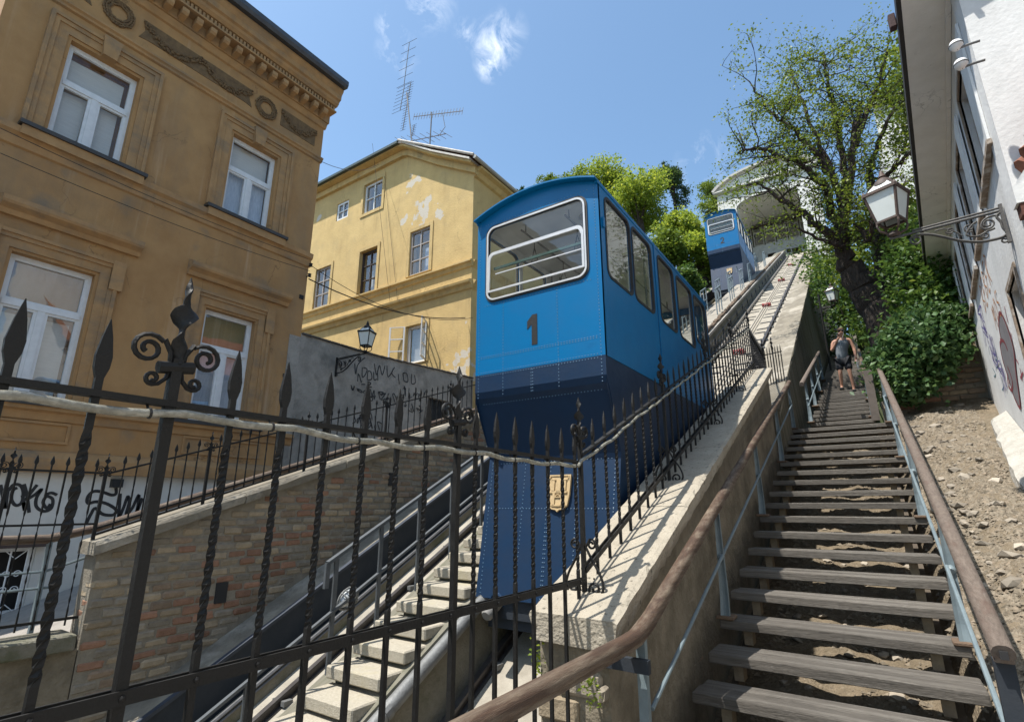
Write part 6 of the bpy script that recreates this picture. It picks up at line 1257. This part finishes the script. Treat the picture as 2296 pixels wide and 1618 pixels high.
# joints, local to the feet; +x is his left, he faces -y
v = [(.1, 0, .96), (.11, -.01, 1.12), (.13, -.02, 1.3), (.15, -.02, 1.44), (.165, -.04, 1.53), (.175, -.07, 1.6), (.18, -.09, 1.68),      # pelvis..head 0-6
     (.01, 0, .93), (.0, -.1, .53), (-.02, .02, .16), (-.03, .0, .09), (-.03, -.14, .06),                                             # right leg 7-11
     (.2, .0, .93), (.22, -.1, .52), (.25, -.05, .1), (.25, -.06, -.0), (.26, -.2, -.05),                                            # left leg 12-16
     (-.055, -.01, 1.43), (-.12, -.05, 1.16), (.06, -.2, 1.42), (.115, -.215, 1.5),                                               # right arm 17-20 (raised)
     (.35, -.01, 1.43), (.415, .0, 1.16), (.42, -.08, .92), (.425, -.1, .84)]                                                         # left arm 21-24
e = [(0, 1), (1, 2), (2, 3), (3, 4), (4, 5), (5, 6), (0, 7), (7, 8), (8, 9), (9, 10), (10, 11), (0, 12), (12, 13), (13, 14), (14, 15), (15, 16), (3, 17), (17, 18), (18, 19), (19, 20), (3, 21), (21, 22), (22, 23), (23, 24)]
r = [.115, .105, .115, .085, .05, .068, .08, .082, .055, .036, .038, .03, .082, .055, .036, .038, .03, .056, .043, .031, .033, .056, .043, .031, .035]
skinned('body', v, e, r, skin)
skinned('tank_top', [(.1, 0, .79), (.11, -.01, 1.1), (.13, -.02, 1.28), (.145, -.02, 1.4), (.04, -.01, 1.46), (.27, -.01, 1.46)], [(0, 1), (1, 2), (2, 3), (3, 4), (3, 5)], [(.185, .145), (.17, .135), (.2, .15), (.165, .12), (.06, .075), (.06, .075)], M('grey_shirt', (.2, .22, .24), (.15, .165, .18), 14, .9, .4, 30))
skinned('shorts', [(.1, 0, .9), (.01, -.01, .84), (.0, -.09, .56), (.2, -.01, .84), (.22, -.09, .55)], [(0, 1), (1, 2), (0, 3), (3, 4)], [(.165, .145), .118, .1, .118, .1], M('dark_shorts', (.02, .021, .025), None, 12, .85, .3))
skinned('hair', [(.178, -.1, 1.755), (.178, -.05, 1.76), (.175, .005, 1.72), (.17, .02, 1.64)], [(0, 1), (1, 2), (2, 3)], [(.07, .05), (.09, .07), (.095, .08), .07], M('brown_hair', (.1, .05, .025), None, 30, .7, .4), 2)
hx = V3(FX + .18, FY - .09, FZ + 1.68)
MB().cbox(hx.x - .075, hx.x - .008, hx.y - .1, hx.y - .075, hx.z - .005, hx.z + .035, .008).cbox(hx.x + .008, hx.x + .075, hx.y - .1, hx.y - .075, hx.z - .005, hx.z + .035, .008).box(hx.x - .08, hx.x + .08, hx.y - .09, hx.y - .08, hx.z + .02, hx.z + .03).build('sunglasses', black, pm_)
MB().lathe([(.004, .0), (.016, .0), (.011, .04), (.004, .045)], hx + V3(0, -.088, -.045), 6).build('nose', skin, pm_)
for q, w in (((-.03, -.07, .04), 0), ((.255, -.13, -.06), 1)):
    c = V3(FX, FY, FZ) + Vector(q); MB().cbox(c.x - .05, c.x + .05, c.y - .14, c.y + .13, c.z - .03, c.z + .045, .025).build('shoe', black, pm_)
for base, d0, cu in (((.115, -.215, 1.5), (.05, -.1, .9), .7), ((.425, -.1, .84), (0, -.1, -1), .4)):
    B = MB(); b0 = V3(FX, FY, FZ) + Vector(base); d = Vector(d0).normalized()
    for k in range(4): o_ = V3(-.027 + .018 * k, -.01, 0); l = (.07, .08, .075, .06)[k]; B.tube([b0 + o_, b0 + o_ + d * l * .6, b0 + o_ + d * l + V3(0, -.03 * cu, 0)], [.011, .01, .008], 6)
    B.tube([b0 + V3(.03, -.01, -.01), b0 + V3(.045, -.03, 0) + d * .03], [.012, .009], 6); B.build('fingers', skin, pm_)
MB().tube([V3(FX, FY, FZ) + Vector(q) for q in ((.11, -.14, 1.66), (.1, -.17, 1.5), (.13, -.17, 1.38), (.12, -.165, 1.2))], .0028, 5).tube([V3(FX, FY, FZ) + Vector(q) for q in ((.25, -.14, 1.66), (.2, -.18, 1.5), (.13, -.17, 1.38))], .0028, 5).build('earphone_cord', wpaint, pm_)
bt = thing('water_bottle', "clear plastic water bottle in the walking man's left hand", 'bottle', (FX + .43, FY - .12, FZ + .55))
MB().lathe([(.028, 0), (.032, .01), (.032, .15), (.02, .19), (.013, .205), (.013, .23)], (FX + .43, FY - .12, FZ + .56), 10).build('bottle_body', glass('bottle_plastic', (.85, .9, .95), 1, .2), bt, True); MB().lathe([(.015, 0), (.015, .02)], (FX + .43, FY - .12, FZ + .79), 8).build('cap', wpaint, bt)
